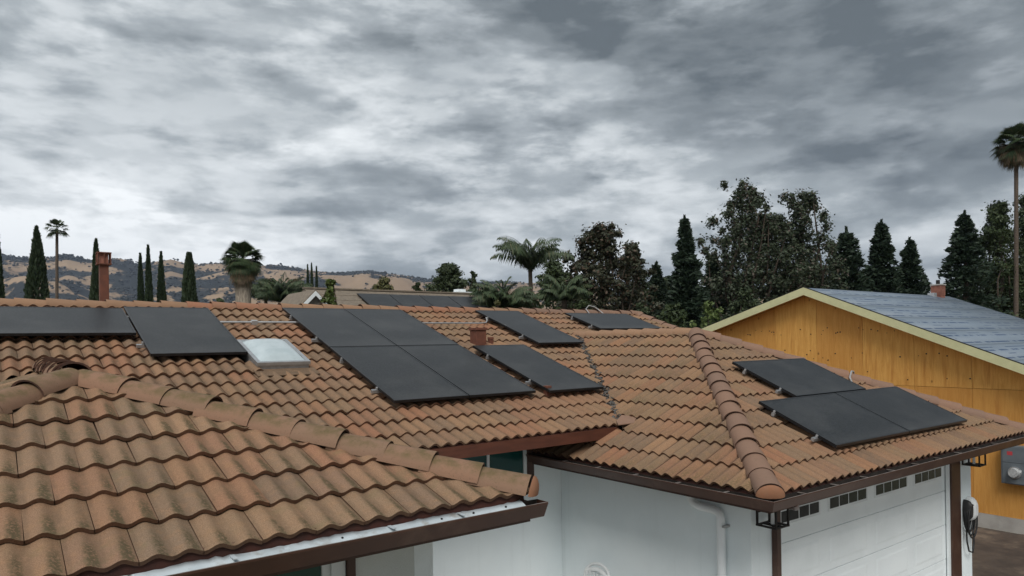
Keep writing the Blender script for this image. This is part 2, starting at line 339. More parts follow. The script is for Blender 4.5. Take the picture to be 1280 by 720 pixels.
# ------------------------------------------------------------------ object helpers
WL = {}                                # world location of parents
def _link(o, parent):
    COL.objects.link(o)
    if parent is not None: o.parent = parent
def root(name, loc, label, cat, group=None):
    o = bpy.data.objects.new(name, None); COL.objects.link(o); o.location = loc; o.empty_display_size = .3
    WL[o.name] = np.array(loc, float); tag(o, label, cat, group); return o
def tag(o, label=None, cat=None, group=None, kind=None):
    if label: o['label'] = label
    if cat: o['category'] = cat
    if group: o['group'] = group
    if kind: o['kind'] = kind
    return o
def raw_mesh(name, V, F, mats, mi=None, smooth=False, uv=None, tint=None):
    V = np.asarray(V, np.float32).reshape(-1, 3)
    me = bpy.data.meshes.new(name)
    if isinstance(F, np.ndarray):
        n, k = F.shape; lt = np.full(n, k, np.int32); li = F.reshape(-1).astype(np.int32)
    else:
        lt = np.array([len(f) for f in F], np.int32); li = np.array([i for f in F for i in f], np.int32); n = len(F)
    me.vertices.add(len(V)); me.vertices.foreach_set('co', V.reshape(-1))
    me.loops.add(len(li)); me.loops.foreach_set('vertex_index', li)
    me.polygons.add(n); me.polygons.foreach_set('loop_start', np.concatenate([[0], np.cumsum(lt)[:-1]]).astype(np.int32)); me.polygons.foreach_set('loop_total', lt)
    for m in (mats if isinstance(mats, (list, tuple)) else [mats]): me.materials.append(MT[m] if isinstance(m, str) else m)
    if mi is not None: me.polygons.foreach_set('material_index', np.asarray(mi, np.int32))
    if smooth is True: me.polygons.foreach_set('use_smooth', np.ones(n, bool))
    elif smooth is not False: me.polygons.foreach_set('use_smooth', np.asarray(smooth, bool))
    if uv is not None:
        l = me.uv_layers.new(name='uv'); l.data.foreach_set('uv', np.asarray(uv, np.float32)[li].reshape(-1))
    if tint is not None:
        a = me.attributes.new('tint', 'FLOAT', 'POINT'); a.data.foreach_set('value', np.asarray(tint, np.float32))
    me.update(calc_edges=True); me.validate(); return me
def mobj(name, V, F, mats, parent=None, **k):
    V = np.asarray(V, float).reshape(-1, 3)
    lo = V.min(0); hi = V.max(0); c = np.array([(lo[0] + hi[0]) / 2, (lo[1] + hi[1]) / 2, lo[2]])
    me = raw_mesh(name, V - c, F, mats, **k)
    o = bpy.data.objects.new(name, me); _link(o, parent)
    pl = WL[parent.name] if parent is not None else np.zeros(3)
    o.location = c - pl; WL[o.name] = c
    return o
class MB:
    def __init__(s): s.V = []; s.F = []; s.M = []; s.S = []
    def add(s, V, F, mi=0, sm=False):
        b = len(s.V); s.V += [tuple(map(float, v)) for v in V]; s.F += [tuple(b + i for i in f) for f in F]; s.M += [mi] * len(F); s.S += [sm] * len(F); return s
    def hexa(s, P, mi=0):              # P: 4 bottom (ccw from above), 4 top
        return s.add(P, [(3, 2, 1, 0), (4, 5, 6, 7), (0, 1, 5, 4), (1, 2, 6, 5), (2, 3, 7, 6), (3, 0, 4, 7)], mi)
    def box(s, x0, x1, y0, y1, z0, z1, mi=0):
        return s.hexa([(x0, y0, z0), (x1, y0, z0), (x1, y1, z0), (x0, y1, z0), (x0, y0, z1), (x1, y0, z1), (x1, y1, z1), (x0, y1, z1)], mi)
    def obox(s, c, ax, ay, az, hx, hy, hz, mi=0):
        c = np.array(c, float); ax, ay, az = (np.array(a, float) for a in (ax, ay, az)); P = []
        for k in (-1, 1):
            for i, j in ((-1, -1), (1, -1), (1, 1), (-1, 1)): P.append(c + ax * hx * i + ay * hy * j + az * hz * k)
        return s.hexa(P, mi)
    def prism(s, poly, d, mi=0):       # poly: 3D loop; d: extrusion vector
        n = len(poly); d = np.array(d, float); P = [np.array(p, float) for p in poly]
        V = P + [p + d for p in P]
        return s.add(V, [tuple(range(n))[::-1], tuple(range(n, 2 * n))] + [(i, (i + 1) % n, n + (i + 1) % n, n + i) for i in range(n)], mi)
    def tube(s, path, rad, k=8, mi=0, cap=True):
        path = [np.array(p, float) for p in path]; rr = rad if isinstance(rad, (list, tuple)) else [rad] * len(path)
        b = []; ref = None
        for i, p in enumerate(path):
            t = path[min(i + 1, len(path) - 1)] - path[max(i - 1, 0)]; t /= np.linalg.norm(t) + 1e-9
            if ref is None: ref = np.array([0, 0, 1.]) if abs(t[2]) < .9 else np.array([1., 0, 0])
            a = np.cross(t, ref); a /= np.linalg.norm(a) + 1e-9; c = np.cross(a, t); ref = c
            b += [p + (a * math.cos(2 * math.pi * j / k) + c * math.sin(2 * math.pi * j / k)) * rr[i] for j in range(k)]
        F = [(i * k + j, i * k + (j + 1) % k, (i + 1) * k + (j + 1) % k, (i + 1) * k + j) for i in range(len(path) - 1) for j in range(k)]
        F = [f[::-1] for f in F]
        s.add(b, F, mi, True)
        if cap: s.add(b[:k], [tuple(range(k))], mi); s.add(b[-k:], [tuple(range(k))[::-1]], mi)
        return s
    def build(s, name, mats, parent=None, bevel=0, uv=None):
        o = mobj(name, s.V, s.F, mats, parent, mi=s.M, smooth=s.S, uv=uv)
        bm = bmesh.new(); bm.from_mesh(o.data); bmesh.ops.recalc_face_normals(bm, faces=bm.faces)
        if bevel: bmesh.ops.bevel(bm, geom=list(bm.edges), offset=bevel, segments=2, affect='EDGES', profile=.6, clamp_overlap=True)
        bm.to_mesh(o.data); bm.free()
        return o
# ------------------------------------------------------------------ ground
GZ = -.30
o = mobj('ground', [(-9000, -9000, GZ), (9000, -9000, GZ), (9000, 9000, GZ), (-9000, 9000, GZ)], [(0, 1, 2, 3)], 'groundm'); tag(o, kind='structure')
def vnoise(x, y, seed, octv=4):       # cheap value noise for terrain
    r = np.random.default_rng(seed); T = r.random((64, 64)); out = np.zeros_like(x, float); amp = 1; tot = 0
    for k in range(octv):
        xi = np.floor(x).astype(int); yi = np.floor(y).astype(int); fx = x - xi; fy = y - yi
        fx = fx * fx * (3 - 2 * fx); fy = fy * fy * (3 - 2 * fy)
        g = lambda a, b: T[a % 64, b % 64]
        out += amp * ((g(xi, yi) * (1 - fx) + g(xi + 1, yi) * fx) * (1 - fy) + (g(xi, yi + 1) * (1 - fx) + g(xi + 1, yi + 1) * fx) * fy)
        tot += amp; amp *= .5; x = x * 2.03 + 7.1; y = y * 2.03 + 3.7
    return out / tot
def grid_faces(nx, ny):
    i, j = np.meshgrid(np.arange(nx - 1), np.arange(ny - 1), indexing='ij'); a = (i * ny + j).reshape(-1)
    return np.stack([a, a + ny, a + ny + 1, a + 1], 1)
xs = np.linspace(12.75, 17.62, 60); ys = np.linspace(-8, 16, 200); X, Y = np.meshgrid(xs, ys, indexing='ij')
Z = GZ + .006 + .16 * np.clip(vnoise(X * .9, Y * .9, 3, 5) - .42, 0, 1) + .10 * vnoise(X * 3.5, Y * 3.5, 5, 3) * np.clip(vnoise(X * .7, Y * .7, 8, 2) - .3, 0, 1)
o = mobj('dirt_path', np.stack([X, Y, Z], -1).reshape(-1, 3), grid_faces(60, 200), 'soil', smooth=True); tag(o, kind='structure')
o = MB().box(6.6, 12.7, -9, 4.75, GZ + .01, -.004).build('driveway', 'concrete'); tag(o, kind='structure')
o = MB().box(2.6, 6.59, -2, 7.8, GZ + .01, .06).build('patio', 'concrete'); tag(o, kind='structure')

# ------------------------------------------------------------------ hills
SKY_PTS = [(-900, 330), (-500, 318), (-250, 324), (-100, 312), (0, 318), (36, 323), (64, 322), (84, 318), (105, 325), (125, 327), (146, 324), (160, 326), (172, 331), (191, 328), (214, 325), (230, 329), (248, 331), (282, 329), (310, 333), (332, 332), (347, 331), (381, 337), (407, 340), (432, 341), (460, 339), (476, 341), (510, 345), (530, 349), (565, 352), (598, 354), (626, 352), (680, 356), (760, 362), (900, 366), (1100, 368), (1400, 372), (1900, 378)]
def build_hills():
    az, tz = [], []
    for px, py in SKY_PTS:
        r = ray(px, py); h = math.hypot(r[0], r[1]); az.append(math.atan2(r[0], r[1])); tz.append(r[2] / h)
    az = np.array(az); tz = np.array(tz)
    A = np.linspace(az[0], az[-1], 620); RR = np.concatenate([np.linspace(1100, 3000, 110), np.linspace(3050, 4600, 20)])
    H = np.interp(A, az, tz) * 2600
    a, r = np.meshgrid(A, RR, indexing='ij'); X = np.sin(a) * r; Y = np.cos(a) * r
    t = np.clip((r - 1150) / 1450, 0, 1.0)
    ramp = t ** 1.25 * (1 - .05 * np.clip((r - 2600) / 400, 0, 1) - .5 * np.clip((r - 3000) / 1600, 0, 1))
    spur = vnoise(X / 330 + 50, Y / 330 + 50, 21, 4) - .5          # spurs and gullies
    fold = 1 - np.abs(vnoise(X / 210 + 9, Y / 300 + 90, 22, 3) - .5) * 4
    env = np.sin(np.pi * np.clip((r - 1150) / 1450, 0, 1)) ** .7
    Z = 4 + H[:, None] * ramp + env * (150 * spur + 28 * fold)
    cap = 4 + np.interp(a, A, H) * r / 2600 * .985                  # nothing rises over the skyline
    Z = np.where(r < 2560, np.minimum(Z, cap - (2600 - r) * .012), Z)
    Z = np.where(r < 1180, GZ - 1, Z); Z = np.maximum(Z, GZ - 1)
    V = np.stack([X, Y, Z], -1)
    # oak woods fill the gullies
    wood = (.52 - fold * .0 - spur * 1.1) + (vnoise(X / 120 + 3, Y / 120 + 3, 31, 4) - .5) * 1.5
    up = Z - Z.min()
    o = mobj('hills', V.reshape(-1, 3), grid_faces(len(A), len(RR))[:, ::-1], hill_mat(), smooth=True, tint=wood.reshape(-1))
    tag(o, kind='structure')
    # oaks as small uneven clumps along crests, gully edges and slopes
    rg = np.random.default_rng(5); VV = []; FF = []; nb = 0
    ico = bmesh.new(); bmesh.ops.create_icosphere(ico, subdivisions=1, radius=1); iv = np.array([v.co for v in ico.verts]); jf = np.array([[v.index for v in f.verts] for f in ico.faces]); ico.free()
    ia = np.where((A > az[3]) & (A < ray_az(700)))[0]
    n = 0
    while n < 9000:
        i = rg.choice(ia); j = rg.integers(8, 106 if rg.random() < .8 else 109)
        if rg.random() < .16: j = rg.integers(82, 88)
        w = wood[i, j]
        pr = .10 + .9 * np.clip((w - .35) * 3, 0, 1)
        if rg.random() > pr: continue
        p = V[i, j] + np.array([rg.normal() * 9, rg.normal() * 9, 0]); s = rg.uniform(2.2, 4.8)
        vv = iv * (1 + .25 * rg.normal(size=(len(iv), 1))) * np.array([s, s, s * .75]) + p + np.array([0, 0, s * .35])
        VV.append(vv); FF.append(jf + nb); nb += len(iv); n += 1
    o = mobj('hillside_oaks', np.concatenate(VV), np.concatenate(FF), 'hilloak'); tag(o, 'dark oak woods scattered over the far dry hills', 'oak woods', kind='stuff')
def ray_az(px): r = ray(px, 400); return math.atan2(r[0], r[1])
def hill_mat():
    m, nt, b = newmat('dry_hill_grass'); L = nt.links.new
    pos = _pos(nt); at = nt.nodes.new('ShaderNodeAttribute'); at.attribute_name = 'tint'
    c = _mix(nt, _ramp(nt, _noise(nt, pos, .004, 5), .35, .65), (.33, .235, .152), (.25, .178, .118))
    c = _mix(nt, _math(nt, 'MULTIPLY', _ramp(nt, _noise(nt, pos, .02, 5, .6), .45, .7), .4), c, (.23, .17, .11))
    w = _math(nt, 'ADD', at.outputs['Fac'], _math(nt, 'MULTIPLY', _math(nt, 'SUBTRACT', _noise(nt, pos, .018, 6, .7), .5), 1.1))
    c = _mix(nt, _ramp(nt, w, .44, .57), c, (.026, .029, .028))
    L(c, b.inputs['Base Color']); b.inputs['Roughness'].default_value = .95; b.inputs['Specular IOR Level'].default_value = .1
    return m
build_hills()

# ------------------------------------------------------------------ the tiled house
G = dict(x0=6.025, y0=3.935, W=6.889, m=.4697, z=2.5, mf=.44735, ay=7.552); G['x1'] = G['x0'] + G['W']; G['xc'] = G['x0'] + G['W'] / 2; G['za'] = G['z'] + G['m'] * G['W'] / 2
M = dict(y=6.679, z=2.869, zr=4.631, m=.33185, xr=12.82, xl=-3.0, yr=11.988)
sL = .92
Lw = dict(x1=3.2756 * sL, y0=4.1899 * sL, z=4 - 1.1182 * sL, W=5.351 * sL, m=.33464); Lw['x0'] = Lw['x1'] - Lw['W']; Lw['xc'] = Lw['x1'] - Lw['W'] / 2; Lw['ay'] = Lw['y0'] + Lw['W'] / 2; Lw['za'] = Lw['z'] + Lw['m'] * Lw['W'] / 2
zmain = lambda y: M['z'] + M['m'] * (y - M['y'])
LWB = M['y'] + (Lw['za'] - M['z']) / M['m']       # wing ridge dies into the main slope
GB = M['y'] + (G['za'] - M['z']) / M['m']
house = root('house', (6.0, 9.0, 0), 'white stucco house with brown gutters and terracotta tiled hip roofs carrying solar panels', 'house')
TD = -.065                                          # tile bed below the nominal plane
TW, TE, TH, TA = .321, .364, .026, .045
NSEG = 16
def profile(t, ex):                                # one barrel, t in 0..1
    return (0.5 - 0.5 * np.cos(2 * np.pi * (t - .02))) ** ex 
def tile_arrays(w, e, TA=TA):
    n = NSEG; u = np.linspace(0, 1, n + 1); z = TA * profile((u * 2) % 1.0, 1.0 if TA < .04 else .74); z[-1] = z[0]
    x = .002 + u * (w - .004); Lt = e + .06; lift = TH + .004
    z0 = z + TH + lift; z1 = z + TH + lift * (1 - Lt / e)
    A = np.stack([x, 0 * x, z0], 1); B = np.stack([x, 0 * x + Lt, z1], 1); Cc = np.stack([x, 0 * x, z0], 1); D = np.stack([x, 0 * x + .004, z0 - TH], 1)
    V = np.concatenate([A, B, Cc, D]); k = n + 1
    F = [(i, i + 1, k + i + 1, k + i) for i in range(n)] + [(3 * k + i, 3 * k + i + 1, 2 * k + i + 1, 2 * k + i) for i in range(n)]
    b = len(V); zs = -.02
    V = np.concatenate([V, [[x[0], 0, z0[0]], [x[0], Lt, z1[0]], [x[0], Lt, z1[0] + zs], [x[0], 0, z0[0] + zs], [x[-1], 0, z0[-1]], [x[-1], Lt, z1[-1]], [x[-1], Lt, z1[-1] + zs], [x[-1], 0, z0[-1] + zs]]])
    F += [(b, b + 1, b + 2, b + 3), (b + 4, b + 7, b + 6, b + 5)]
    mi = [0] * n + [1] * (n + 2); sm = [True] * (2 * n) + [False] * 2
    uv = np.stack([V[:, 0] / w, V[:, 1] / Lt], 1)
    return V, F, mi, sm, uv
ALLT = []                                          # every tile: dict(plane, M, mesh or arrays)
def lay(roof, O, U, Vd, ulen, vlen, mats, halfp, w=TW, e=TE, u_off=0.0, solo=True, skip=None):
    """O eave start, U along the eave, Vd up the slope (unit), halfp(x,y)-> list of (a,b,c) with a*x+b*y<=c kept."""
    O = np.array(O, float); U = np.array(U, float); Vd = np.array(Vd, float); N = np.cross(U, Vd)
    TV, TF, TM, TS, TUV = tile_arrays(w, e, .028 if mats is TM2 else TA)
    base = raw_mesh('tile', TV, TF, mats, mi=TM, smooth=TS, uv=TUV)
    nrow = int(math.ceil((vlen + .03) / e)); ncol = int(math.ceil(ulen / w)) + 2
    for k in range(nrow):
        for j in range(-1, ncol):
            u0 = j * w + (k % 2) * w / 2 + u_off; v0 = k * e - .03
            if u0 + w < 0 or u0 > ulen: continue
            jit = RNG.normal(size=4)
            Pm = O + U * u0 + Vd * v0 + N * (TD + jit[0] * .0024)
            an = jit[1] * .007; Uj = U * math.cos(an) + Vd * math.sin(an); Vj = -U * math.sin(an) + Vd * math.cos(an); Nj = np.cross(Uj, Vj)
            T = np.column_stack([Uj, Vj, Nj])
            c = Pm + T @ np.array([w / 2, e / 2, 0])
            if skip is not None and skip(c): continue
            W3 = TV @ T.T + Pm
            hp = list(halfp(c[0], c[1]))
            if any((W3[:, 0] * a + W3[:, 1] * b2 - c2).min() > -.02 for a, b2, c2 in hp): continue
            cut = [h for h in hp if (W3[:, 0] * h[0] + W3[:, 1] * h[1] - h[2]).max() > 0]
            d = dict(roof=roof, T=T, P=Pm, mats=mats, solo=solo, base=base)
            if cut:
                bm = bmesh.new(); bm.from_mesh(base)
                for a, b2, c2 in cut:
                    nl = T.T @ np.array([a, b2, 0]); l2 = np.linalg.norm(nl); co = T.T @ (np.array([a, b2, 0]) * c2 / (a * a + b2 * b2) - Pm)
                    bmesh.ops.bisect_plane(bm, geom=bm.verts[:] + bm.edges[:] + bm.faces[:], plane_co=co, plane_no=nl / l2, clear_outer=True)
                if len(bm.faces) < 3: bm.free(); continue
                me = bpy.data.meshes.new('tile'); bm.to_mesh(me); bm.free()
                for mm in base.materials: me.materials.append(mm)
                d['base'] = me
            # size in the photograph
            q = project(np.array([Pm, Pm + T[:, 0] * w, Pm + T[:, 0] * w + T[:, 1] * e, Pm + T[:, 1] * e]))
            ar = 0
            if q[:, 2].min() > .3:
                x, y = q[:, 0], q[:, 1]; ar = abs(np.dot(x, np.roll(y, -1)) - np.dot(y, np.roll(x, -1))) / 2
                if not ((x > 2).any() and (x < 1278).any() and (y < 718).any() and -20 < x.mean() < 1300 and y.mean() < 740): ar = 0
                if np.dot(N, CAM - c) <= 0: ar = 0
                if cut: ar *= .5
            d['area'] = ar if solo else 0
            ALLT.append(d)
def sl_dir(dx, dy, m): v = np.array([dx, dy, m]); return v / np.linalg.norm(v)
def deck(name, polys, label):
    mb = MB()
    for P in polys:
        P = [np.array(p, float) - np.array([0, 0, .085]) for p in P]; mb.prism(P, (0, 0, -.05))
    o = mb.build(name, 'felt', house); tag(o, label); return o
# decks (one roof part each)
g, l = G, Lw
roof_main = deck('roof', [[(M['xl'], M['y'], M['z']), (M['xr'], M['y'], M['z']), (M['xr'], M['yr'], M['zr']), (M['xl'], M['yr'], M['zr'])],
                          [(M['xl'], M['yr'], M['zr']), (M['xr'], M['yr'], M['zr']), (M['xr'], 2 * M['yr'] - M['y'], M['z']), (M['xl'], 2 * M['yr'] - M['y'], M['z'])]], 'long gabled main roof of terracotta tiles')
gxm = g['x0'] + (M['z'] - g['z']) / g['m']; gxr = g['x1'] - (M['z'] - g['z']) / g['m']
roof_gar = deck('roof', [[(g['x0'], g['y0'], g['z']), (g['x1'], g['y0'], g['z']), (g['xc'], g['ay'], g['za'])],
                         [(g['x0'], g['y0'], g['z']), (g['xc'], g['ay'], g['za']), (g['xc'], GB, g['za']), (gxm, M['y'] + .05, M['z']), (gxm, 7.7, M['z']), (g['x0'], 7.7, g['z'])],
                         [(g['xc'], g['ay'], g['za']), (g['x1'], g['y0'], g['z']), (g['x1'], 8.2, g['z']), (gxr, M['y'] + .05, M['z']), (g['xc'], GB, g['za'])]], 'hipped garage roof of tan terracotta tiles')
roof_wing = deck('roof', [[(l['x0'], l['y0'], l['z']), (l['x1'], l['y0'], l['z']), (l['xc'], l['ay'], l['za'])],
                          [(l['x1'], l['y0'], l['z']), (l['x1'], M['y'] + (l['z'] - M['z']) / M['m'], l['z']), (l['xc'], LWB, l['za']), (l['xc'], l['ay'], l['za'])],
                          [(l['x0'], l['y0'], l['z']), (l['xc'], l['ay'], l['za']), (l['xc'], LWB, l['za']), (l['x0'], M['y'] + (l['z'] - M['z']) / M['m'], l['z'])]], 'hipped wing roof of lichen-stained terracotta tiles')
TM1, TM2 = ['tile', 'tile_e'], ['tile_moss', 'tile_moss_e']
hyp = lambda m: math.sqrt(1 + m * m)
# main front slope: cut where the wing and the garage roofs rise through it
def hp_main(x, y):
    if x < l['xc']: mm, sx, zz, xx = l['m'], 1, l['z'], l['x0']        # z = zz + mm*(x-xx)
    elif x < 4.8: mm, sx, zz, xx = l['m'], -1, l['z'], l['x1']
    elif x < g['xc']: mm, sx, zz, xx = g['m'], 1, g['z'], g['x0']
    else: mm, sx, zz, xx = g['m'], -1, g['z'], g['x1']
    # keep zmain >= roof: zz+mm*sx*(x-xx) - M.z - M.m*(y-M.y) <= 0
    return [(mm * sx, -M['m'], mm * sx * xx - zz + M['z'] - M['m'] * M['y'] - .0), (-1, 0, -M['xl'] + .02), (1, 0, M['xr'] - .02), (0, 1, M['yr'] + .01)]
SKX = (2.72, 3.52, 9.12, 10.10)                    # skylight curb
lay(roof_main, (M['xl'], M['y'], M['z']), (1, 0, 0), sl_dir(0, 1, M['m']), M['xr'] - M['xl'], (M['yr'] - M['y']) * hyp(M['m']), TM1, hp_main, u_off=-.07,
    skip=lambda c: SKX[0] + .1 < c[0] < SKX[1] - .1 and SKX[2] + .1 < c[1] < SKX[3] - .05)
lay(roof_main, (M['xr'], 2 * M['yr'] - M['y'], M['z']), (-1, 0, 0), sl_dir(0, -1, M['m']), M['xr'] - M['xl'], (M['yr'] - M['y']) * hyp(M['m']), TM1, lambda x, y: [(0, -1, -M['yr'] + .01)], solo=False)
# garage
kx, ky = 1 / (g['W'] / 2), 1 / (g['ay'] - g['y0'])
lay(roof_gar, (g['x0'], g['y0'], g['z']), (1, 0, 0), sl_dir(0, 1, g['mf']), g['W'], (g['ay'] - g['y0']) * hyp(g['mf']), TM1,
    lambda x, y: [(-kx, ky, ky * g['y0'] - kx * g['x0']), (kx, ky, ky * g['y0'] + kx * g['x1'])], u_off=-.1)
def hp_gl(x, y):
    h = [(kx, -ky, kx * g['x0'] - ky * g['y0']), (1, 0, g['xc'] - .01)]
    if x < gxm - .02: h.append((0, 1, 7.62))
    else: h.append((-g['m'], M['m'], g['z'] - M['z'] - g['m'] * g['x0'] + M['m'] * M['y']))
    return h
lay(roof_gar, (g['x0'], 10.2, g['z']), (0, -1, 0), sl_dir(1, 0, g['m']), 10.2 - g['y0'], g['W'] / 2 * hyp(g['m']), TM1, hp_gl, u_off=-.05)
def hp_gr(x, y):
    return [(-kx, -ky, -kx * g['x1'] - ky * g['y0']), (-1, 0, -g['xc'] - .01), (0, 1, 8.2) if x > gxr else (g['m'], M['m'], g['z'] - M['z'] + g['m'] * g['x1'] + M['m'] * M['y'])]
lay(roof_gar, (g['x1'], g['y0'], g['z']), (0, 1, 0), sl_dir(-1, 0, g['m']), 6.0, g['W'] / 2 * hyp(g['m']), TM1, hp_gr, solo=False)
# wing, nearest the camera, weathered
wL, eL = TW * .92 + .002, TE * .98
lay(roof_wing, (l['x0'], l['y0'], l['z']), (1, 0, 0), sl_dir(0, 1, l['m']), l['W'], l['W'] / 2 * hyp(l['m']), TM2,
    lambda x, y: [(-1, 1, l['y0'] - l['x0']), (1, 1, l['y0'] + l['x1'])], w=wL, e=eL, u_off=-.18)
def hp_lr(x, y): return [(-1, -1, -l['x1'] - l['y0']), (-1, 0, -l['xc'] - .01), (l['m'], M['m'], l['z'] - M['z'] + l['m'] * l['x1'] + M['m'] * M['y'])]
def hp_ll(x, y): return [(1, -1, l['x0'] - l['y0']), (1, 0, l['xc'] - .01), (-l['m'], M['m'], l['z'] - M['z'] - l['m'] * l['x0'] + M['m'] * M['y'])]
lay(roof_wing, (l['x1'], l['y0'], l['z']), (0, 1, 0), sl_dir(-1, 0, l['m']), 6.0, l['W'] / 2 * hyp(l['m']), TM2, hp_lr, w=wL, e=eL, solo=False)
lay(roof_wing, (l['x0'], l['y0'] + 6.0, l['z']), (0, -1, 0), sl_dir(1, 0, l['m']), 6.0, l['W'] / 2 * hyp(l['m']), TM2, hp_ll, w=wL, e=eL, solo=False)
ALLT.sort(key=lambda d: -d['area'])
rest = {}
for i, d in enumerate(ALLT):
    if i < 300 and d['area'] > 0:
        o = bpy.data.objects.new('tile', d['base']); COL.objects.link(o); o.parent = d['roof']
        m4 = Matrix([[*d['T'][r], d['P'][r]] for r in range(3)] + [[0, 0, 0, 1]])
        o.matrix_parent_inverse = Matrix.Translation(-Vector(WL[d['roof'].name])); o.matrix_basis = m4
    else: rest.setdefault('all', []).append(d)
def join_rest(ds):
    names = ['tile', 'tile_e', 'tile_moss', 'tile_moss_e']; VV, FF, MI, SMO, UVS, TT = [], [], [], [], [], []; nb = 0; cache = {}
    for d in ds:
        me = d['base']
        if me.name not in cache:
            v = np.array([x.co for x in me.vertices]); f = [tuple(p.vertices) for p in me.polygons]
            uv = np.zeros((len(v), 2)); lay_ = me.uv_layers['uv'].data
            for lp in me.loops: uv[lp.vertex_index] = lay_[lp.index].uv
            cache[me.name] = (v, f, [p.material_index for p in me.polygons], [p.use_smooth for p in me.polygons], uv)
        v, f, mi, sm, uv = cache[me.name]; off = 2 if d['mats'] is TM2 else 0
        VV.append(v @ d['T'].T + d['P']); FF += [tuple(nb + i for i in x) for x in f]; MI += [x + off for x in mi]; SMO += sm; UVS.append(uv); TT += [RNG.random()] * len(v); nb += len(v)
    return mobj('roof_tiles', np.concatenate(VV), FF, names, house, mi=MI, smooth=SMO, uv=np.concatenate(UVS), tint=TT)
o = join_rest(rest['all']); tag(o, kind='stuff')

# ---- ridge and hip caps
def cap_mesh(name, mats, r0=.138, r1=.126, ln=.42, th=.016, k=12, flat=.86):
    V, F, mi, sm = [], [], [], []
    ang = [math.pi * (i / k) for i in range(k + 1)]
    ring = lambda r, y, dz: [(-r * math.cos(a), y, r * flat * math.sin(a) + dz) for a in ang]
    lift = .020
    rows = [ring(r0, 0, lift), ring(r1, ln, 0), ring(r0, 0, lift), ring(r0 - th, .003, lift)]
    for rw in rows: V += rw
    n = k + 1
    F += [(i, i + 1, n + i + 1, n + i)[::-1] for i in range(k)]; mi += [0] * k; sm += [True] * k
    F += [(3 * n + i, 3 * n + i + 1, 2 * n + i + 1, 2 * n + i)[::-1] for i in range(k)]; mi += [1] * k; sm += [True] * k
    return raw_mesh(name, V, F, mats, mi=mi, smooth=sm)
MT['cap_edge'] = pmat('ridge_tile_edge', (.10, .05, .034), (.075, .042, .03), 20, .9)
CAPM = {k: cap_mesh('ridge_tile', [k, 'cap_edge']) for k in ('cap', 'cap_moss', 'cap_red', 'cap_tan')}
def caps(roof, A, B, kind, dz, e=.36, upn=(0, 0, 1), jz=.004, ja=.02):
    A = np.array(A, float); B = np.array(B, float); D = B - A; Ln = np.linalg.norm(D); D /= Ln
    n = int(Ln / e); upv = np.array(upn, float); X = np.cross(D, upv); X /= np.linalg.norm(X); Zv = np.cross(X, D)
    for i in range(n + 1):
        t = i * e
        if t > Ln - e * .6: break
        kd = kind(i, t) if callable(kind) else kind
        a = RNG.normal() * ja; Dj = D * math.cos(a) + X * math.sin(a); Xj = X * math.cos(a) - D * math.sin(a); Zj = np.cross(Xj, Dj)
        P = A + D * t + Zv * (dz + RNG.normal() * jz) + X * RNG.normal() * .004
        o = bpy.data.objects.new('ridge_tile', CAPM[kd]); COL.objects.link(o); o.parent = roof
        o.matrix_parent_inverse = Matrix.Translation(-Vector(WL[roof.name]))
        o.matrix_basis = Matrix([[Xj[r], Dj[r], Zj[r], P[r]] for r in range(3)] + [[0, 0, 0, 1]])
def v3(x, y, z): return np.array([x, y, z], float)
gA, gB, gP = v3(g['x0'], g['y0'], g['z']), v3(g['x1'], g['y0'], g['z']), v3(g['xc'], g['ay'], g['za'])
lA, lB, lP = v3(l['x0'], l['y0'], l['z']), v3(l['x1'], l['y0'], l['z']), v3(l['xc'], l['ay'], l['za'])
CZ0 = -.045
caps(roof_gar, gA, gP, 'cap', CZ0, e=.345)
caps(roof_gar, gB, gP, 'cap', CZ0, e=.345)
caps(roof_gar, v3(g['xc'], GB + .05, g['za']), gP + v3(0, -.06, 0), 'cap_tan', CZ0 - .02, e=.37)
caps(roof_wing, lB, lP, 'cap_moss', CZ0, e=.345)
caps(roof_wing, lA, lP, 'cap_moss', CZ0, e=.345)
caps(roof_wing, v3(l['xc'], l['ay'] + .12, l['za'] + .01), v3(l['xc'], LWB + .05, l['za'] + .01), 'cap_moss', CZ0, e=.33)
RX = lambda i, t: 'cap_red' if 2.2 < M['xl'] + t < 3.9 or 6.1 < M['xl'] + t < 7.9 else ('cap_tan' if M['xl'] + t < 9 else 'cap')
caps(roof_main, v3(M['xl'], M['yr'], M['zr']), v3(M['xr'] + .1, M['yr'], M['zr']), RX, CZ0 - .01, e=.37)
# rake tiles down the right gable edge
caps(roof_main, v3(M['xr'], M['y'] + .3, zmain(M['y'] + .3)), v3(M['xr'], M['yr'], M['zr']), 'cap', CZ0 - .02)
def dome(roof, P, D, mat, r=.138):
    D = np.array(D, float); D /= np.linalg.norm(D); X = np.cross(D, (0, 0, 1)); X /= np.linalg.norm(X); Zv = np.cross(X, D); V = []; F = []; n, k = 12, 5
    for j in range(k + 1):
        ph = math.pi / 2 * j / k
        for i in range(n + 1):
            a = math.pi * i / n; V.append(P + (X * -math.cos(a) * math.cos(ph) + Zv * math.sin(a) * .86 * math.cos(ph)) * r - D * r * .42 * math.sin(ph))
    F = [(j * (n + 1) + i, j * (n + 1) + i + 1, (j + 1) * (n + 1) + i + 1, (j + 1) * (n + 1) + i) for j in range(k) for i in range(n)]
    V2 = np.array(V) - D * .0
    o = mobj('hip_end_cap', V2, F, mat, roof, smooth=True); return o
dd = (gP - gA); dd /= np.linalg.norm(dd); dome(roof_gar, gA - dd * .012 + v3(0, 0, CZ0 + .022), dd, 'cap_end')
dd = (gP - gB); dd /= np.linalg.norm(dd); dome(roof_gar, gB - dd * .012 + v3(0, 0, CZ0 + .022), dd, 'cap')
dd = (lP - lB); dd /= np.linalg.norm(dd); dome(roof_wing, lB - dd * .012 + v3(0, 0, CZ0 + .022), dd, 'cap_end')
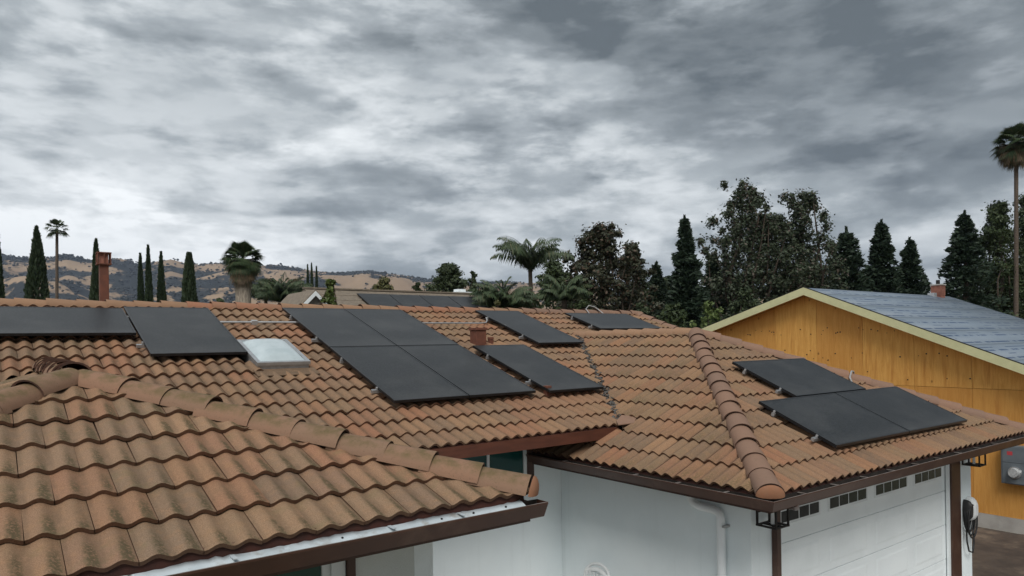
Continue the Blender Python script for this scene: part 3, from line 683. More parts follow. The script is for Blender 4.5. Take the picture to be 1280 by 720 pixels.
# mortar joint where the wing hips meet
o = MB().tube([lP + v3(.0, -.165, -.055), lP + v3(.0, -.135, -.012), lP + v3(.0, -.095, .018), lP + v3(0, -.055, .034)], [.008, .012, .012, .006], 8).build('mortar_joint', 'mortar', roof_wing)
# bedding under hip and ridge lines
def bed(roof, A, B, dz=-.10, w=.075):
    A = np.array(A, float); B = np.array(B, float); D = (B - A) / np.linalg.norm(B - A); A = A + D * .22; X = np.cross(D, (0, 0, 1)); X /= np.linalg.norm(X); Zv = np.cross(X, D)
    MB().obox((A + B) / 2 + Zv * (dz + .04), D, X, Zv, np.linalg.norm(B - A) / 2 - .03, w, .045).build('ridge_batten', 'felt', roof)
for rf, a, b in ((roof_gar, gA, gP), (roof_gar, gB, gP), (roof_gar, v3(g['xc'], GB, g['za']), gP), (roof_wing, lA, lP), (roof_wing, lB, lP), (roof_wing, v3(l['xc'], LWB, l['za']), lP), (roof_main, v3(M['xl'], M['yr'], M['zr']), v3(M['xr'], M['yr'], M['zr']))): bed(rf, a, b)
# eave closures (the red-brown strip that fills the barrels)
MB().box(l['x0'] + .05, l['x1'] - .04, l['y0'] + .0, l['y0'] + .03, l['z'] - .10, l['z'] - .012).build('eave_closure', 'closure', roof_wing)
MB().box(g['x0'] + .08, g['x1'] - .08, g['y0'] + .0, g['y0'] + .03, g['z'] - .10, g['z'] - .015).build('eave_closure', 'closure', roof_gar)
MB().box(g['x0'], g['x0'] + .03, g['y0'] + .08, 7.6, g['z'] - .10, g['z'] - .015).build('eave_closure', 'closure', roof_gar)
MB().box(l['x1'] + .02, gxm - .05, M['y'], M['y'] + .03, M['z'] - .10, M['z'] - .015).build('eave_closure', 'closure', roof_main)
# valley between main and garage: lead strip with leaf debris
vA, vB = v3(gxm, M['y'], M['z']), v3(g['xc'], GB, g['za'])
D = (vB - vA); Lv = np.linalg.norm(D); D /= Lv; X = np.cross(D, (0, 0, 1)); X /= np.linalg.norm(X)
mb = MB(); n = 60; Vv = []
for i in range(n + 1):
    t = i / n; c = vA + D * Lv * t; wv = .038 + .022 * random.random()
    for s_ in (-1, -.4, .4, 1): Vv.append(c + X * wv * s_ * 1.6 + v3(0, 0, -.005 + (.03 * random.random() if abs(s_) < .5 else .0)))
mb.add(Vv, [(i * 4 + j, i * 4 + j + 1, i * 4 + 5 + j, i * 4 + 4 + j) for i in range(n) for j in range(3)], 0, False)
mb.build('valley_flashing', 'debris', roof_main)
mb = MB()
for i in range(220):
    t = random.random() ** .9; c = vA + D * Lv * t + X * random.gauss(0, .028) + v3(0, 0, random.uniform(.0, .035)); s_ = random.uniform(.006, .018)
    a = random.uniform(0, 6.28); mb.obox(c, (math.cos(a), math.sin(a), .3), (-math.sin(a), math.cos(a), .2), (0, .2, 1), s_ * 1.6, s_, s_ * .5, 0)
o = mb.build('valley_debris', 'debris', roof_main); tag(o, kind='stuff')
c = vA + v3(.0, -.06, .0)
MB().prism([c + v3(-.16, -.05, .0), c + v3(.03, -.16, .02), c + v3(.22, -.02, .07), c + v3(.12, .16, .09), c + v3(-.04, .10, .03)], (0, 0, .012)).build('valley_apron', 'cap', roof_main)

# ---- gutters, fascias
def gutter(P0, P1, out, zt, h=.108, dp=.125, name='gutter', end0=False, end1=False, mat='brown'):
    P0 = np.array(P0, float); P1 = np.array(P1, float); out = np.array(out, float); th = .004
    def prof(P):
        q = lambda d, z: P + out * d + v3(0, 0, zt + z)
        return [q(0, 0), q(0, -h), q(dp * .62, -h), q(dp, -.012), q(dp, 0), q(dp - .012, 0), q(dp - .012, -.012), q(dp * .6 - .006, -h + th), q(th, -h + th), q(th, 0)]
    a, b = prof(P0), prof(P1); n = len(a); mb = MB()
    for i in range(n):
        j = (i + 1) % n; mi = 1 if i in (4, 5) else (2 if i in (6, 7, 8) else 0)
        mb.add([a[i], a[j], b[j], b[i]], [(0, 1, 2, 3)], mi)
    for e_, P in ((end0, P0), (end1, P1)):
        if e_:
            q = lambda d, z: P + out * d + v3(0, 0, zt + z); dv = (P1 - P0) / np.linalg.norm(P1 - P0) * .003
            mb.prism([q(0, 0), q(0, -h), q(dp * .62, -h), q(dp, -.012), q(dp, 0)], dv, 0)
    return mb.build(name, [mat, 'brown_lip', 'gutter_in'], house)
# wing front gutter with open right end, garage gutters with a mitred corner
zt = 2.888
gutter((l['x0'] - .3, l['y0'] + .005, 0), (l['x1'] + .075, l['y0'] + .005, 0), (0, -1, 0), zt, end1=True)
zg = 2.448; gx, gy = g['x0'] - .0, g['y0'] - .0
def gutter_mitre(name, far0, corner, out, zt, along):
    # along: unit vector from far end to the corner; the profile is sheared by 45 degrees at the corner
    h, dp, th = .108, .118, .004; corner = np.array(corner, float); far0 = np.array(far0, float); out = np.array(out, float); al = np.array(along, float)
    pts = [(0, 0), (0, -h), (dp * .62, -h), (dp, -.012), (dp, 0), (dp - .012, 0), (dp - .012, -.012), (dp * .6 - .006, -h + th), (th, -h + th), (th, 0)]
    a = [far0 + out * d + v3(0, 0, zt + z) for d, z in pts]; b = [corner + out * d + al * d + v3(0, 0, zt + z) for d, z in pts]; n = len(a); mb = MB()
    for i in range(n):
        j = (i + 1) % n; mi = 1 if i in (4, 5) else (2 if i in (6, 7, 8) else 0); mb.add([a[i], a[j], b[j], b[i]], [(0, 1, 2, 3)], mi)
    return mb.build(name, ['brown', 'brown_lip', 'gutter_in'], house)
gutter_mitre('gutter', (gx, 7.6, 0), (gx, gy, 0), (-1, 0, 0), zg, (0, -1, 0))
gutter_mitre('gutter', (g['x1'] + .05, gy, 0), (gx, gy, 0), (0, -1, 0), zg, (-1, 0, 0))
def fascia(x0, x1, y0, y1, z0, z1, mat='brown'): return MB().box(x0, x1, y0, y1, z0, z1).build('fascia', mat, house)
fascia(l['x0'] - .25, l['x1'] - .01, l['y0'] + .009, l['y0'] + .04, zt - .15, l['z'] - .11)
fascia(l['x1'] - .01, l['x1'] + .02, l['y0'] + .009, M['y'] + .15, zt - .15, l['z'] - .10)
fascia(g['x0'] + .005, g['x0'] + .035, g['y0'] + .005, 7.62, zg - .15, g['z'] - .11)
fascia(g['x0'] + .036, g['x1'], g['y0'] + .005, g['y0'] + .035, zg - .15, g['z'] - .11)
fascia(g['x1'] - .03, g['x1'], g['y0'] + .036, 8.2, zg - .15, g['z'] - .10)
fascia(l['x1'] + .03, gxm - .06, M['y'] - .035, M['y'] - .005, M['z'] - .175, M['z'] - .035, 'brown_red')
# soffits
def soffit(x0, x1, y0, y1, z): return MB().box(x0, x1, y0, y1, z, z + .015).build('soffit', 'brown', house)
soffit(l['x0'], l['x1'] - .03, l['y0'] + .045, 4.35, zt - .13); soffit(2.56, l['x1'] - .03, 4.355, 7.8, zt - .13)
soffit(g['x0'] + .04, 6.72, g['y0'] + .045, 7.6, zg - .13); soffit(6.73, g['x1'] - .04, g['y0'] + .045, 4.635, zg - .13)
soffit(l['x1'] + .04, g['x0'] + .6, M['y'], 7.82, M['z'] - .16)
# crumpled white drip flashing over the wing gutter
nx = 70; V = []
rg = np.random.default_rng(4)
for i in range(nx + 1):
    x = .40 + (2.93 - .40) * i / nx; w1 = .006 * math.sin(x * 9) + .004 * rg.normal(); w2 = .006 * math.sin(x * 5 + 1)
    V += [(x, l['y0'] - .012 + w1 * .3, l['z'] - .070 + w1 * .6), (x, l['y0'] - .05 + w2 * .5, l['z'] - .084 + w1 * .4), (x, l['y0'] - .088 + w2, l['z'] - .098 + w2 * .4), (x, l['y0'] - .090 + w2, l['z'] - .102 + w2 * .4), (x, l['y0'] - .05, l['z'] - .088), (x, l['y0'] - .012, l['z'] - .074)]
F = [(i * 6 + j, i * 6 + (j + 1) % 6, i * 6 + 6 + (j + 1) % 6, i * 6 + 6 + j) for i in range(nx) for j in range(6)]
fl = mobj('drip_flashing', V, F, 'flash', house)
for x in (1.02, 1.62, 1.95, 2.28, 2.52, 2.78):
    MB().tube([(x, l['y0'] - .048, l['z'] - .090), (x, l['y0'] - .052, l['z'] - .077)], .007, 8).build('rivet', 'black', fl)
for x in (1.02, 1.93, 2.42): MB().box(x - .011, x + .011, l['y0'] - .10, l['y0'] - .02, l['z'] - .073, l['z'] - .068).build('gutter_strap', 'flash', house)
# gutter hangers and a seam
for x in np.arange(6.5, 12.8, .62): MB().box(x - .012, x + .012, gy - .108, gy - .004, zg - .010, zg - .005).build('gutter_hanger', 'brown_lip', house)
for y in np.arange(4.4, 7.3, .62): MB().box(gx - .108, gx - .004, y - .012, y + .012, zg - .010, zg - .005).build('gutter_hanger', 'brown_lip', house)
# ---- walls
wx, wy = 6.729, 4.639
def wall(x0, x1, y0, y1, z0, z1, m='stucco'): return MB().box(x0, x1, y0, y1, z0, z1).build('wall', m, house)
wall(wx, wx + .15, wy, 7.99, GZ, zg - .133)                                  # garage side
wall(wx + .152, 7.285, wy, wy + .15, GZ, zg - .133)                          # left pier
wall(7.285, 11.85, wy + .002, wy + .15, 2.14, zg - .133)                     # header
wall(11.85, 12.664, wy, wy + .15, GZ, zg - .133)                             # right pier
wall(12.514, 12.664, wy + .152, 8.0, GZ, zg - .13)
wall(2.535, wx - .002, 7.828, 7.98, GZ, M['z'] - .2)                         # courtyard wall
wall(2.385, 2.535, 4.36, 7.826, GZ, zt - .133)                               # wing side
wall(-1.6, .25, 4.36, 4.5, GZ, zt - .133, 'stucco_b'); wall(1.94, 2.383, 4.36, 4.5, GZ, zt - .133, 'stucco_b'); wall(.252, 1.938, 4.362, 4.5, GZ, 1.0, 'stucco_b')
wall(-1.6, -1.45, 4.502, 8, GZ, zt - .14); wall(M['xl'] + .3, M['xl'] + .45, 8, 16.8, GZ, M['z'] - .2); wall(12.514, 12.664, 8.002, 16.8, GZ, M['z'] - .2)
wall(M['xl'] + .3, 12.664, 16.802, 16.95, GZ, M['z'] - .2)
# gable infill on the right end
MB().prism([(12.52, M['y'] + .6, M['z'] - .2), (12.52, 2 * M['yr'] - M['y'] - .6, M['z'] - .2), (12.52, M['yr'], M['zr'] - .16)], (.14, 0, 0)).build('wall', 'stucco', house)
# brown trims
def trim(x0, x1, y0, y1, z0, z1): return MB().box(x0, x1, y0, y1, z0, z1).build('trim', 'brown', house, bevel=.004)
trim(11.87, 12.20, wy - .028, wy - .001, GZ, zg - .134)
trim(6.07, 6.20, 7.79, 7.827, 1.9, M['z'] - .2)
trim(1.875, 1.935, 4.33, 4.359, .9, zt - .134)
# windows
def window(x0, x1, y, z0, z1, mull):
    w = MB().box(x0, x1, y - .01, y + .015, z0, z1).build('window', 'teal', house)
    for a, b in [(x0 - .05, x0), (x1, x1 + .055)] + [(m_ - .02, m_ + .02) for m_ in mull]: MB().box(a, b, y - .03, y + .02, z0 - .05, z1 + .05).build('frame', 'white', w, bevel=.003)
    MB().box(x0 - .05, x1 + .055, y - .032, y + .019, z1, z1 + .05).build('frame', 'white', w, bevel=.003); MB().box(x0 - .05, x1 + .055, y - .032, y + .019, z0 - .05, z0).build('sill', 'white', w, bevel=.003)
window(4.35, 6.0, 7.80, 1.95, 2.55, [5.40]); window(.35, 1.72, 4.40, 1.05, 2.62, [])
MB().box(1.776, 1.87, 4.35, 4.42, 1.0, 2.68).build('trim', 'white', house)
# garage door: sections, embossed panels, lights
dy = wy + .06
door = MB().box(7.29, 11.846, dy, dy + .03, 0.0, 2.12).build('garage_door', 'door', house)
for k in range(4):
    z0 = .012 + k * .528; z1 = z0 + .520
    MB().box(7.30, 11.838, dy - .014, dy - .001, z0, z1).build('section', 'door', door, bevel=.004)
XS = [(7.45, 8.20), (8.44, 9.37), (9.62, 10.53), (10.78, 11.67)]; XS[0] = (7.28 + .02, 8.20)
for k in range(3):
    z0 = .012 + k * .528
    for x0, x1 in XS: MB().hexa([(x0, dy - .015, z0 + .09), (x1, dy - .015, z0 + .09), (x1, dy - .015, z0 + .43), (x0, dy - .015, z0 + .43), (x0 + .03, dy - .0195, z0 + .12), (x1 - .03, dy - .0195, z0 + .12), (x1 - .03, dy - .0195, z0 + .40), (x0 + .03, dy - .0195, z0 + .40)]).build('raised_panel', 'door', door)
for x0, x1 in XS:
    MB().box(x0 - .03, x1 + .03, dy - .022, dy - .015, 1.80, 2.0).build('window_frame', 'white', door, bevel=.003)
    pw = (x1 - x0) / 4
    for i in range(4): MB().box(x0 + i * pw + .012, x0 + (i + 1) * pw - .012, dy - .026, dy - .0225, 1.835, 1.965).build('pane', 'pane', door)
MB().box(7.286, 7.31, wy - .006, dy - .03, 0, 2.139).build('trim', 'white', house); MB().box(11.80, 11.849, wy - .006, dy - .03, 0, 2.139).build('trim', 'white', house)
# white drain pipe on the side wall, brown downspout at the corner
px_ = wx - .062
MB().tube([(px_, 5.40, zg - .10), (px_, 5.40, 2.10), (px_, 5.36, 2.06), (px_, 5.27, 2.035), (px_, 5.07, 2.03), (px_, 5.01, 2.01), (px_, 4.985, 1.95), (px_, 4.985, .1)], .050, 12).build('drain_pipe', 'pvc', house)
MB().box(px_ - .052, px_ + .048, 4.90, 4.935, 1.86, 1.885).build('pipe_clip', 'galv', house)
MB().tube([(g['x0'] + .35, gy - .05, zg - .10), (g['x0'] + .45, gy, 2.29), (7.10, 4.52, 2.13), (7.155, wy - .045, 2.08)], .032, 8).build('downspout', 'brown', house)
MB().box(7.115, 7.195, wy - .075, wy - .006, GZ, 2.10).build('downspout', 'brown', house, bevel=.006)
# skylight: curb, frame, dome
n_main = np.array([0, -M['m'], 1]); n_main /= np.linalg.norm(n_main); vm = sl_dir(0, 1, M['m'])
def on_main(x, y, d=0): return v3(x, y, zmain(y)) + n_main * d
cx, cy = (SKX[0] + SKX[1]) / 2, (SKX[2] + SKX[3]) / 2 - .02
sk = MB().obox(on_main(cx, cy, -.01), (1, 0, 0), vm, n_main, .335, .47, .075).build('skylight', 'galv', house)
fr = MB()
for sx in (-1, 1): fr.obox(on_main(cx, cy, .075) + v3(1, 0, 0) * sx * .325, (1, 0, 0), vm, n_main, .025, .485, .022)
for sy in (-1, 1): fr.obox(on_main(cx, cy, .075) + vm * sy * .46, (1, 0, 0), vm, n_main, .30, .025, .0215)
fr.build('frame', 'alu', sk)
V = []; n = 14
for i in range(n + 1):
    for j in range(n + 1):
        u_, v_ = i / n * 2 - 1, j / n * 2 - 1; V.append(on_main(cx, cy, .085 + .10 * ((1 - u_ ** 4) * (1 - v_ ** 4)) ** .8) + v3(1, 0, 0) * u_ * .30 + vm * v_ * .437)
mobj('dome', V, grid_faces(n + 1, n + 1), 'acrylic', sk, smooth=True)
MB().obox(on_main(cx, SKX[2] - .10, .0), (1, 0, 0), vm, n_main, .40, .12, .006).build('apron_flashing', 'tile', sk)
# vents and flue, painted rust brown
def vent(x, y, z0, z1, w, name='roof_vent', cage=False):
    v = MB().box(x - w, x + w, y - w, y + w, z0, z1).build(name, 'rust', house, bevel=.006)
    if cage:
        for dx in (-1, 0, 1):
            for dy_ in (-1, 0, 1):
                if dx or dy_: MB().box(x + dx * w * 1.42 - .007, x + dx * w * 1.42 + .007, y + dy_ * w * 1.42 - .007, y + dy_ * w * 1.42 + .007, z1 - .004, z1 + .150).build('cage_bar', 'rust', v)
        MB().box(x - w * 1.6, x + w * 1.6, y - w * 1.6, y + w * 1.6, z1 - .022, z1 - .005).build('collar', 'rust', v)
        MB().box(x - w * .95, x + w * .95, y - w * .95, y + w * .95, z1 + .001, z1 + .147).build('flue_screen', 'brick', v)
        MB().box(x - w * 1.6, x + w * 1.6, y - w * 1.6, y + w * 1.6, z1 + .152, z1 + .168).build('cap', 'rust', v)
    else:
        MB().box(x - w * 1.18, x + w * 1.18, y - w * 1.18, y + w * 1.18, z1 + .001, z1 + .045).build('cap', 'rust', v, bevel=.008)
    return v
vent(1.487, 12.5, 4.25, 5.30, .062, 'flue', True)
vent(6.72, 9.92, 3.85, 4.19, .10); vent(7.05, 10.02, 3.92, 4.03, .035); vent(6.42, 7.74, 3.15, 3.31, .04)
# conduits laid along the courses
def conduit(pts, r=.014): return MB().tube(pts, r, 8).build('conduit', 'galv', house)
conduit([on_main(2.55, 10.98, .055), on_main(4.15, 10.98, .055)], .018); MB().obox(on_main(3.30, 10.98, .055), (1, 0, 0), vm, n_main, .045, .03, .03).build('conduit_coupling', 'galv', house)
conduit([on_main(6.05, 10.95, .06), on_main(7.45, 10.95, .06), on_main(7.62, 10.99, .06), on_main(7.72, 11.1, .07), on_main(7.80, 11.25, .08)])
conduit([on_main(11.05, 11.75, .02), on_main(11.08, 11.95, .10), on_main(11.2, 12.0, .17), on_main(11.38, 11.97, .14), on_main(11.5, 11.8, .04)], .012)
conduit([(10.86, 5.62, 3.27), (10.95, 5.70, 3.34), (11.12, 5.76, 3.43), (11.26, 5.80, 3.42), (11.32, 5.82, 3.34)], .014)
# ------------------------------------------------------------------ solar panels (each a thing of its own)
def solar(x0, x1, y0, y1, plane, label, group, left_open=True, legs=True):
    if plane == 'main': m_, yy, zz = M['m'], M['y'], M['z']
    else: m_, yy, zz = G['mf'], G['y0'], G['z']
    nn = np.array([0, -m_, 1]); nn /= np.linalg.norm(nn); vv = sl_dir(0, 1, m_); ux = v3(1, 0, 0)
    S = lambda x, y, d: v3(x, y, zz + m_ * (y - yy)) + nn * d
    cx, cy = (x0 + x1) / 2, (y0 + y1) / 2; hx = (x1 - x0) / 2; hy = (y1 - y0) / 2 * hyp(m_); top = .113
    r = root('solar_panel', S(cx, cy, top - .045), label, 'solar panel', group)
    f = MB(); fw = .011
    for s_ in (-1, 1):
        f.obox(S(cx, cy, top - .018) + ux * s_ * (hx - fw), ux, vv, nn, fw, hy, .018)
        f.obox(S(cx, cy, top - .018) + vv * s_ * (hy - fw), ux, vv, nn, hx - 2 * fw, fw, .0178)
    f.build('frame', 'pframe', r)
    MB().obox(S(cx, cy, top - .012), ux, vv, nn, hx - 2 * fw - .0005, hy - 2 * fw - .0005, .010).build('glass', 'solar', r)
    for t in (-.55, .55):
        ex = (.085 if t < 0 else .03) if left_open else -.01
        MB().obox(S(cx, cy, top - .057) + vv * hy * t - ux * ex / 2, ux, vv, nn, hx + ex / 2 - .004, .02, .020).build('rail', 'alu', r)
        for sx in ((-1, 1) if legs else (1,)):
            c = S(cx, cy, 0) + vv * (hy * t + .0) + ux * sx * hx * .72
            MB().obox(c + nn * (top - .110), ux, vv, nn, .018, .028, .032).build('mount', 'alu', r)
        if left_open:
            c = S(cx, cy, 0) + vv * hy * t - ux * (hx + .012)
            MB().obox(c + nn * (top - .018), ux, vv, nn, .010, .012, .014).build('clamp', 'galv', r)
    return r
GR = 'solar panels on the tiled roof'
solar(-.32, 1.585, 10.325, 11.455, 'main', 'black landscape solar panel below the ridge beside the rust brown flue', GR, False)
solar(1.61, 2.76, 9.505, 11.53, 'main', 'black portrait solar panel standing between the landscape panel and the skylight', GR)
cxs = [(3.94, 5.015), (5.03, 6.13)]; cys = [(7.67, 9.63), (9.65, 11.61)]
cl = [['lower panel of the four panel array on the side nearer the skylight', 'lower panel of the four panel array on the side nearer the garage'], ['upper panel of the four panel array on the side nearer the skylight', 'upper panel of the four panel array on the side nearer the brown vent']]
for j, (a, b) in enumerate(cys):
    for i, (c, d) in enumerate(cxs): solar(c, d, a, b, 'main', cl[j][i], GR, i == 0)
solar(7.81, 8.88, 9.656, 11.65, 'main', 'single black solar panel above the valley, just under the main ridge', GR)
solar(6.36, 7.41, 7.64, 9.58, 'main', 'single black solar panel below the square brown vent, beside the valley', GR)
solar(10.10, 11.99, 10.47, 11.56, 'main', 'black landscape solar panel at the gable end of the main ridge', GR)
solar(8.67, 10.535, 5.285, 6.283, 'gar', 'upper solar panel of three on the garage roof', GR)
solar(7.785, 9.60, 4.262, 5.262, 'gar', 'lower solar panel on the garage roof next to the hip ridge', GR)
solar(9.615, 11.43, 4.262, 5.262, 'gar', 'lower solar panel on the garage roof toward the plywood house', GR, False)

# ------------------------------------------------------------------ things on the walls
def lantern(x, y, z0, label):
    r = root('wall_lantern', (x, y, z0), label, 'lantern', 'black lanterns on the garage piers')
    s_, h, t = .115, .36, .010
    for sx in (-1, 1):
        for sy in (-1, 1): MB().box(x + sx * s_ - t, x + sx * s_ + t, y + sy * s_ - t, y + sy * s_ + t, z0, z0 + h).build('cage_bar', 'black', r)
    for z in (z0 - .001, z0 + h - .019):
        q = MB()
        for sx in (-1, 1): q.box(x + sx * s_ - t - .001, x + sx * s_ + t + .001, y - s_ - .012, y + s_ + .012, z, z + .02)
        for sy in (-1, 1): q.box(x - s_ + t + .002, x + s_ - t - .002, y + sy * s_ - t, y + sy * s_ + t, z + .001, z + .019)
        q.build('ring', 'black', r)
    MB().tube([(x, y, z0 + .02), (x, y, z0 + .16)], [.022, .018], 10).build('candle', 'plastic', r)
    MB().box(x - .06, x + .06, wy - .012, wy - .001, z0 + .12, z0 + .36).build('backplate', 'black', r)
    MB().box(x - .012, x + .012, y + s_ + .011, wy - .0125, z0 + .30, z0 + .325).build('bracket', 'black', r)
    MB().box(x - .03, x + .03, y - s_ - .002, y + s_ + .002, z0 + .002, z0 + .018).build('base', 'black', r)
lantern(6.885, wy - .17, 1.93, 'black open frame lantern on the pier beside the brown downspout')
lantern(12.33, wy - .17, 1.95, 'black open frame lantern above the car charger')
r = root('car_charger', (12.5, wy - .005, .9), 'white wall mounted car charger with coiled black cable', 'charger')
mb = MB(); prof = []
for j in range(7):
    t = j / 6; s_ = (1 - (t * .9) ** 3.0) ** .5; prof.append((s_, -.005 - .13 * t))
V = []; n = 20
for s_, d in prof:
    for i in range(n):
        a = 2 * math.pi * i / n; V.append((12.52 + math.copysign(abs(math.cos(a)) ** .8, math.cos(a)) * .10 * s_, wy + d, 1.22 + math.copysign(abs(math.sin(a)) ** .75, math.sin(a)) * .19 * s_))
mb.add(V, [(j * n + i, j * n + (i + 1) % n, (j + 1) * n + (i + 1) % n, (j + 1) * n + i) for j in range(6) for i in range(n)], 0, True); mb.add(V[-n:], [tuple(range(n))], 0, True)
mb.build('body', 'plastic', r)
mb = MB(); V = []
for j in range(5):
    t = j / 4; s_ = (1 - (t * .85) ** 3.0) ** .5
    for i in range(n):
        a = 2 * math.pi * i / n; V.append((12.37 + math.cos(a) * .062 * s_, wy - .005 - .12 * t, 1.22 + math.sin(a) * .165 * s_))
mb.add(V, [(j * n + i, j * n + (i + 1) % n, (j + 1) * n + (i + 1) % n, (j + 1) * n + i) for j in range(4) for i in range(n)], 0, True); mb.add(V[-n:], [tuple(range(n))], 0, True)
mb.build('cable_holder', 'cable', r)
mb = MB()
for k in range(4):
    mb.tube([(12.43 + math.cos(a) * (.13 + .012 * k), wy - .03 - .025 * k, 1.10 - .02 * k + math.sin(a) * (.20 + .02 * k)) for a in np.linspace(0, 2 * math.pi, 25)], .013, 6, cap=False)
mb.tube([(12.30, wy - .06, 1.0), (12.29, wy - .07, .75), (12.36, wy - .07, .58), (12.50, wy - .07, .53), (12.58, wy - .06, .66), (12.59, wy - .05, 1.05)], .013, 6)
mb.build('cable', 'cable', r)
# garden chair
def chair():
    r = root('plastic_chair', (6.30, 6.92, .06), 'white plastic garden chair by the white courtyard wall', 'chair')
    bx, cy, zb = 6.56, 6.92, .06
    MB().box(6.06, 6.52, 6.68, 7.16, zb + .40, zb + .43).build('seat', 'plastic', r, bevel=.008)
    for sx, xx in ((0, 6.08), (1, 6.50)):
        for yy in (6.70, 7.14): MB().tube([(xx + (.04 if sx else -.03), yy + (.03 if yy > 6.92 else -.03), zb), (xx, yy, zb + .40)], [.022, .028], 8).build('leg', 'plastic', r)
    fr = MB(); path = []
    for i in range(17):
        a = math.pi * i / 16; path.append((6.53 + .06 * math.sin(a) + .02, cy - .235 * math.cos(a), zb + .68 + .225 * math.sin(a) ** .7))
    fr.tube([(6.51, cy - .235, zb + .42)] + path + [(6.51, cy + .235, zb + .42)], .022, 8); fr.build('back_frame', 'plastic', r)
    MB().tube([(6.585 - .03 * abs(t), cy + t * .22, zb + .83 - .06 * t * t) for t in np.linspace(-.93, .93, 11)], .034, 8).build('top_band', 'plastic', r)
    for i in range(6):
        yy = cy - .17 + i * .068; MB().box(6.525, 6.54, yy - .018, yy + .018, zb + .43, zb + .80).build('slat', 'plastic', r)
    for s_ in (-1, 1): MB().tube([(6.53, cy + s_ * .245, zb + .66), (6.15, cy + s_ * .26, zb + .64), (6.08, cy + s_ * .24, zb + .42)], .02, 8).build('armrest', 'plastic', r)
chair()

# ------------------------------------------------------------------ house under construction next door
XN = 17.68; PK = (10.2, 5.31); SR, SLf = .401, .307; YE = 2.2; YF = 15.2; XE = 26.3
zr_ = lambda y: PK[1] - (SR * (PK[0] - y) if y < PK[0] else SLf * (y - PK[0]))
nh = root('unfinished_house', (XN + 3, 9, GZ), 'unfinished house clad in bare plywood with grey roofing underlayment', 'house')
core = MB(); core.box(XN + .02, XE - .4, YE + .5, YF - .5, GZ, 3.05 - .5); core.prism([(XN + .02, YE + .5, 2.545), (XN + .02, YF - .5, 2.545), (XN + .02, YF - .5, zr_(YF - .5) - .24), (XN + .02, PK[0], PK[1] - .24), (XN + .02, YE + .5, zr_(YE + .5) - .24)], (XE - XN - .42, 0, 0))
wl = core.build('wall', 'ply', nh)
# plywood sheets
cols = [6.42 + 1.22 * k for k in range(-4, 8)]
def ply(y0, y1, z0, z1f):
    P = [(XN - .004, y0, z0), (XN - .004, y1, z0), (XN - .004, y1, z1f(y1)), (XN - .004, y0, z1f(y0))]
    if y0 < PK[0] < y1 and z1f(PK[0]) > z1f(y0): P = P[:3] + [(XN - .004, PK[0], z1f(PK[0]))] + P[3:]
    MB().prism(P, (.018, 0, 0)).build('plywood_sheet', 'ply', wl)
for a, b in zip(cols[:-1], cols[1:]):
    a2, b2 = max(a, YE + .5) + .003, min(b, YF - .5) - .003
    if b2 - a2 < .1: continue
    top = lambda y: zr_(y) - .17
    lo = min(top(a2), top(b2))
    if lo > 2.85: ply(a2, b2, .02, lambda y: 2.776); ply(a2, b2, 2.784, top)
    else: ply(a2, b2, .02, top)
MB().box(XN - .02, XN + .3, YE + .4, YF - .4, GZ - .05, .015).build('foundation', 'concrete', nh)
# roof: sheathing and lapped strips of underlayment
MB().prism([(XN - .36, YE, zr_(YE) - .03), (XN - .36, PK[0], PK[1] - .03), (XN - .36, YF, zr_(YF) - .03), (XN - .36, YF, zr_(YF) - .16), (XN - .36, PK[0], PK[1] - .16), (XN - .36, YE, zr_(YE) - .16)], (XE - XN + .34, 0, 0)).build('roof', 'ply', nh)
rf2 = [c for c in nh.children if c.name.startswith('roof')][0]
for side, slope, yend in ((-1, SR, YE), (1, SLf, YF)):
    vv = v3(0, -side * 1.0, slope); vv /= np.linalg.norm(vv); Ls = abs(PK[0] - yend) * hyp(slope); k = 0
    nn = np.cross((1, 0, 0), vv) * (1 if side < 0 else -1)
    t = 0
    while t < Ls:
        t1 = min(t + .98, Ls); P0 = v3(XN - .375, yend, zr_(yend)) + vv * t; Lx = XE - XN + .37; d0, d1 = .008, .001
        a, b = P0 + nn * d0 - nn * .03, P0 + vv * (t1 - t) + nn * d1 - nn * .03
        V = [a, a + v3(Lx, 0, 0), b + v3(Lx, 0, 0), b]; V = V + [p + nn * .006 for p in V]
        wv = t1 - t; U8 = [(0, 0), (Lx, 0), (Lx, wv), (0, wv)]; U8 = [(u + 3.7 * (t + side), v) for u, v in U8]
        o = mobj('underlayment_strip', V, [(3, 2, 1, 0), (4, 5, 6, 7), (0, 1, 5, 4), (1, 2, 6, 5), (2, 3, 7, 6), (3, 0, 4, 7)], 'underlay', rf2, uv=U8 + U8)
        t += .9
    # rake board
    h = .20; e0, e1 = v3(XN - .41, yend, zr_(yend) - .015), v3(XN - .41, PK[0], PK[1] - .015)
    MB().prism([e0, e1, e1 - v3(0, 0, h), e0 - v3(0, 0, h)], (.036, 0, 0)).build('rake_board', 'rake', nh)
    MB().prism([e0 + v3(0, 0, .004), e1 + v3(0, 0, .004), e1 + v3(0, 0, .02), e0 + v3(0, 0, .02)], (.05, 0, 0)).build('drip_edge', 'black', nh)
MB().box(XN - .37, XE, YE - .03, YE + .005, zr_(YE) - .2, zr_(YE) - .02).build('fascia', 'rake', nh)
c = MB().box(25.15, 25.45, 10.0, 10.3, 4.6, 5.62).build('chimney', 'brick', nh)
for k in range(8):
    MB().box(25.14, 25.46, 9.99, 10.31, 5.30 + k * .04, 5.30 + k * .04 + .031).build('brick', 'brick', c)
MB().box(25.12, 25.48, 9.97, 10.33, 5.621, 5.66).build('chimney_cap', 'concrete', c); MB().tube([(25.3, 10.15, 5.66), (25.3, 10.15, 5.80)], .06, 10).build('chimney_pot', 'black', c)
MB().box(24.75, 24.95, 10.05, 10.25, 5.0, 5.36).build('roof_vent', 'alu', nh)
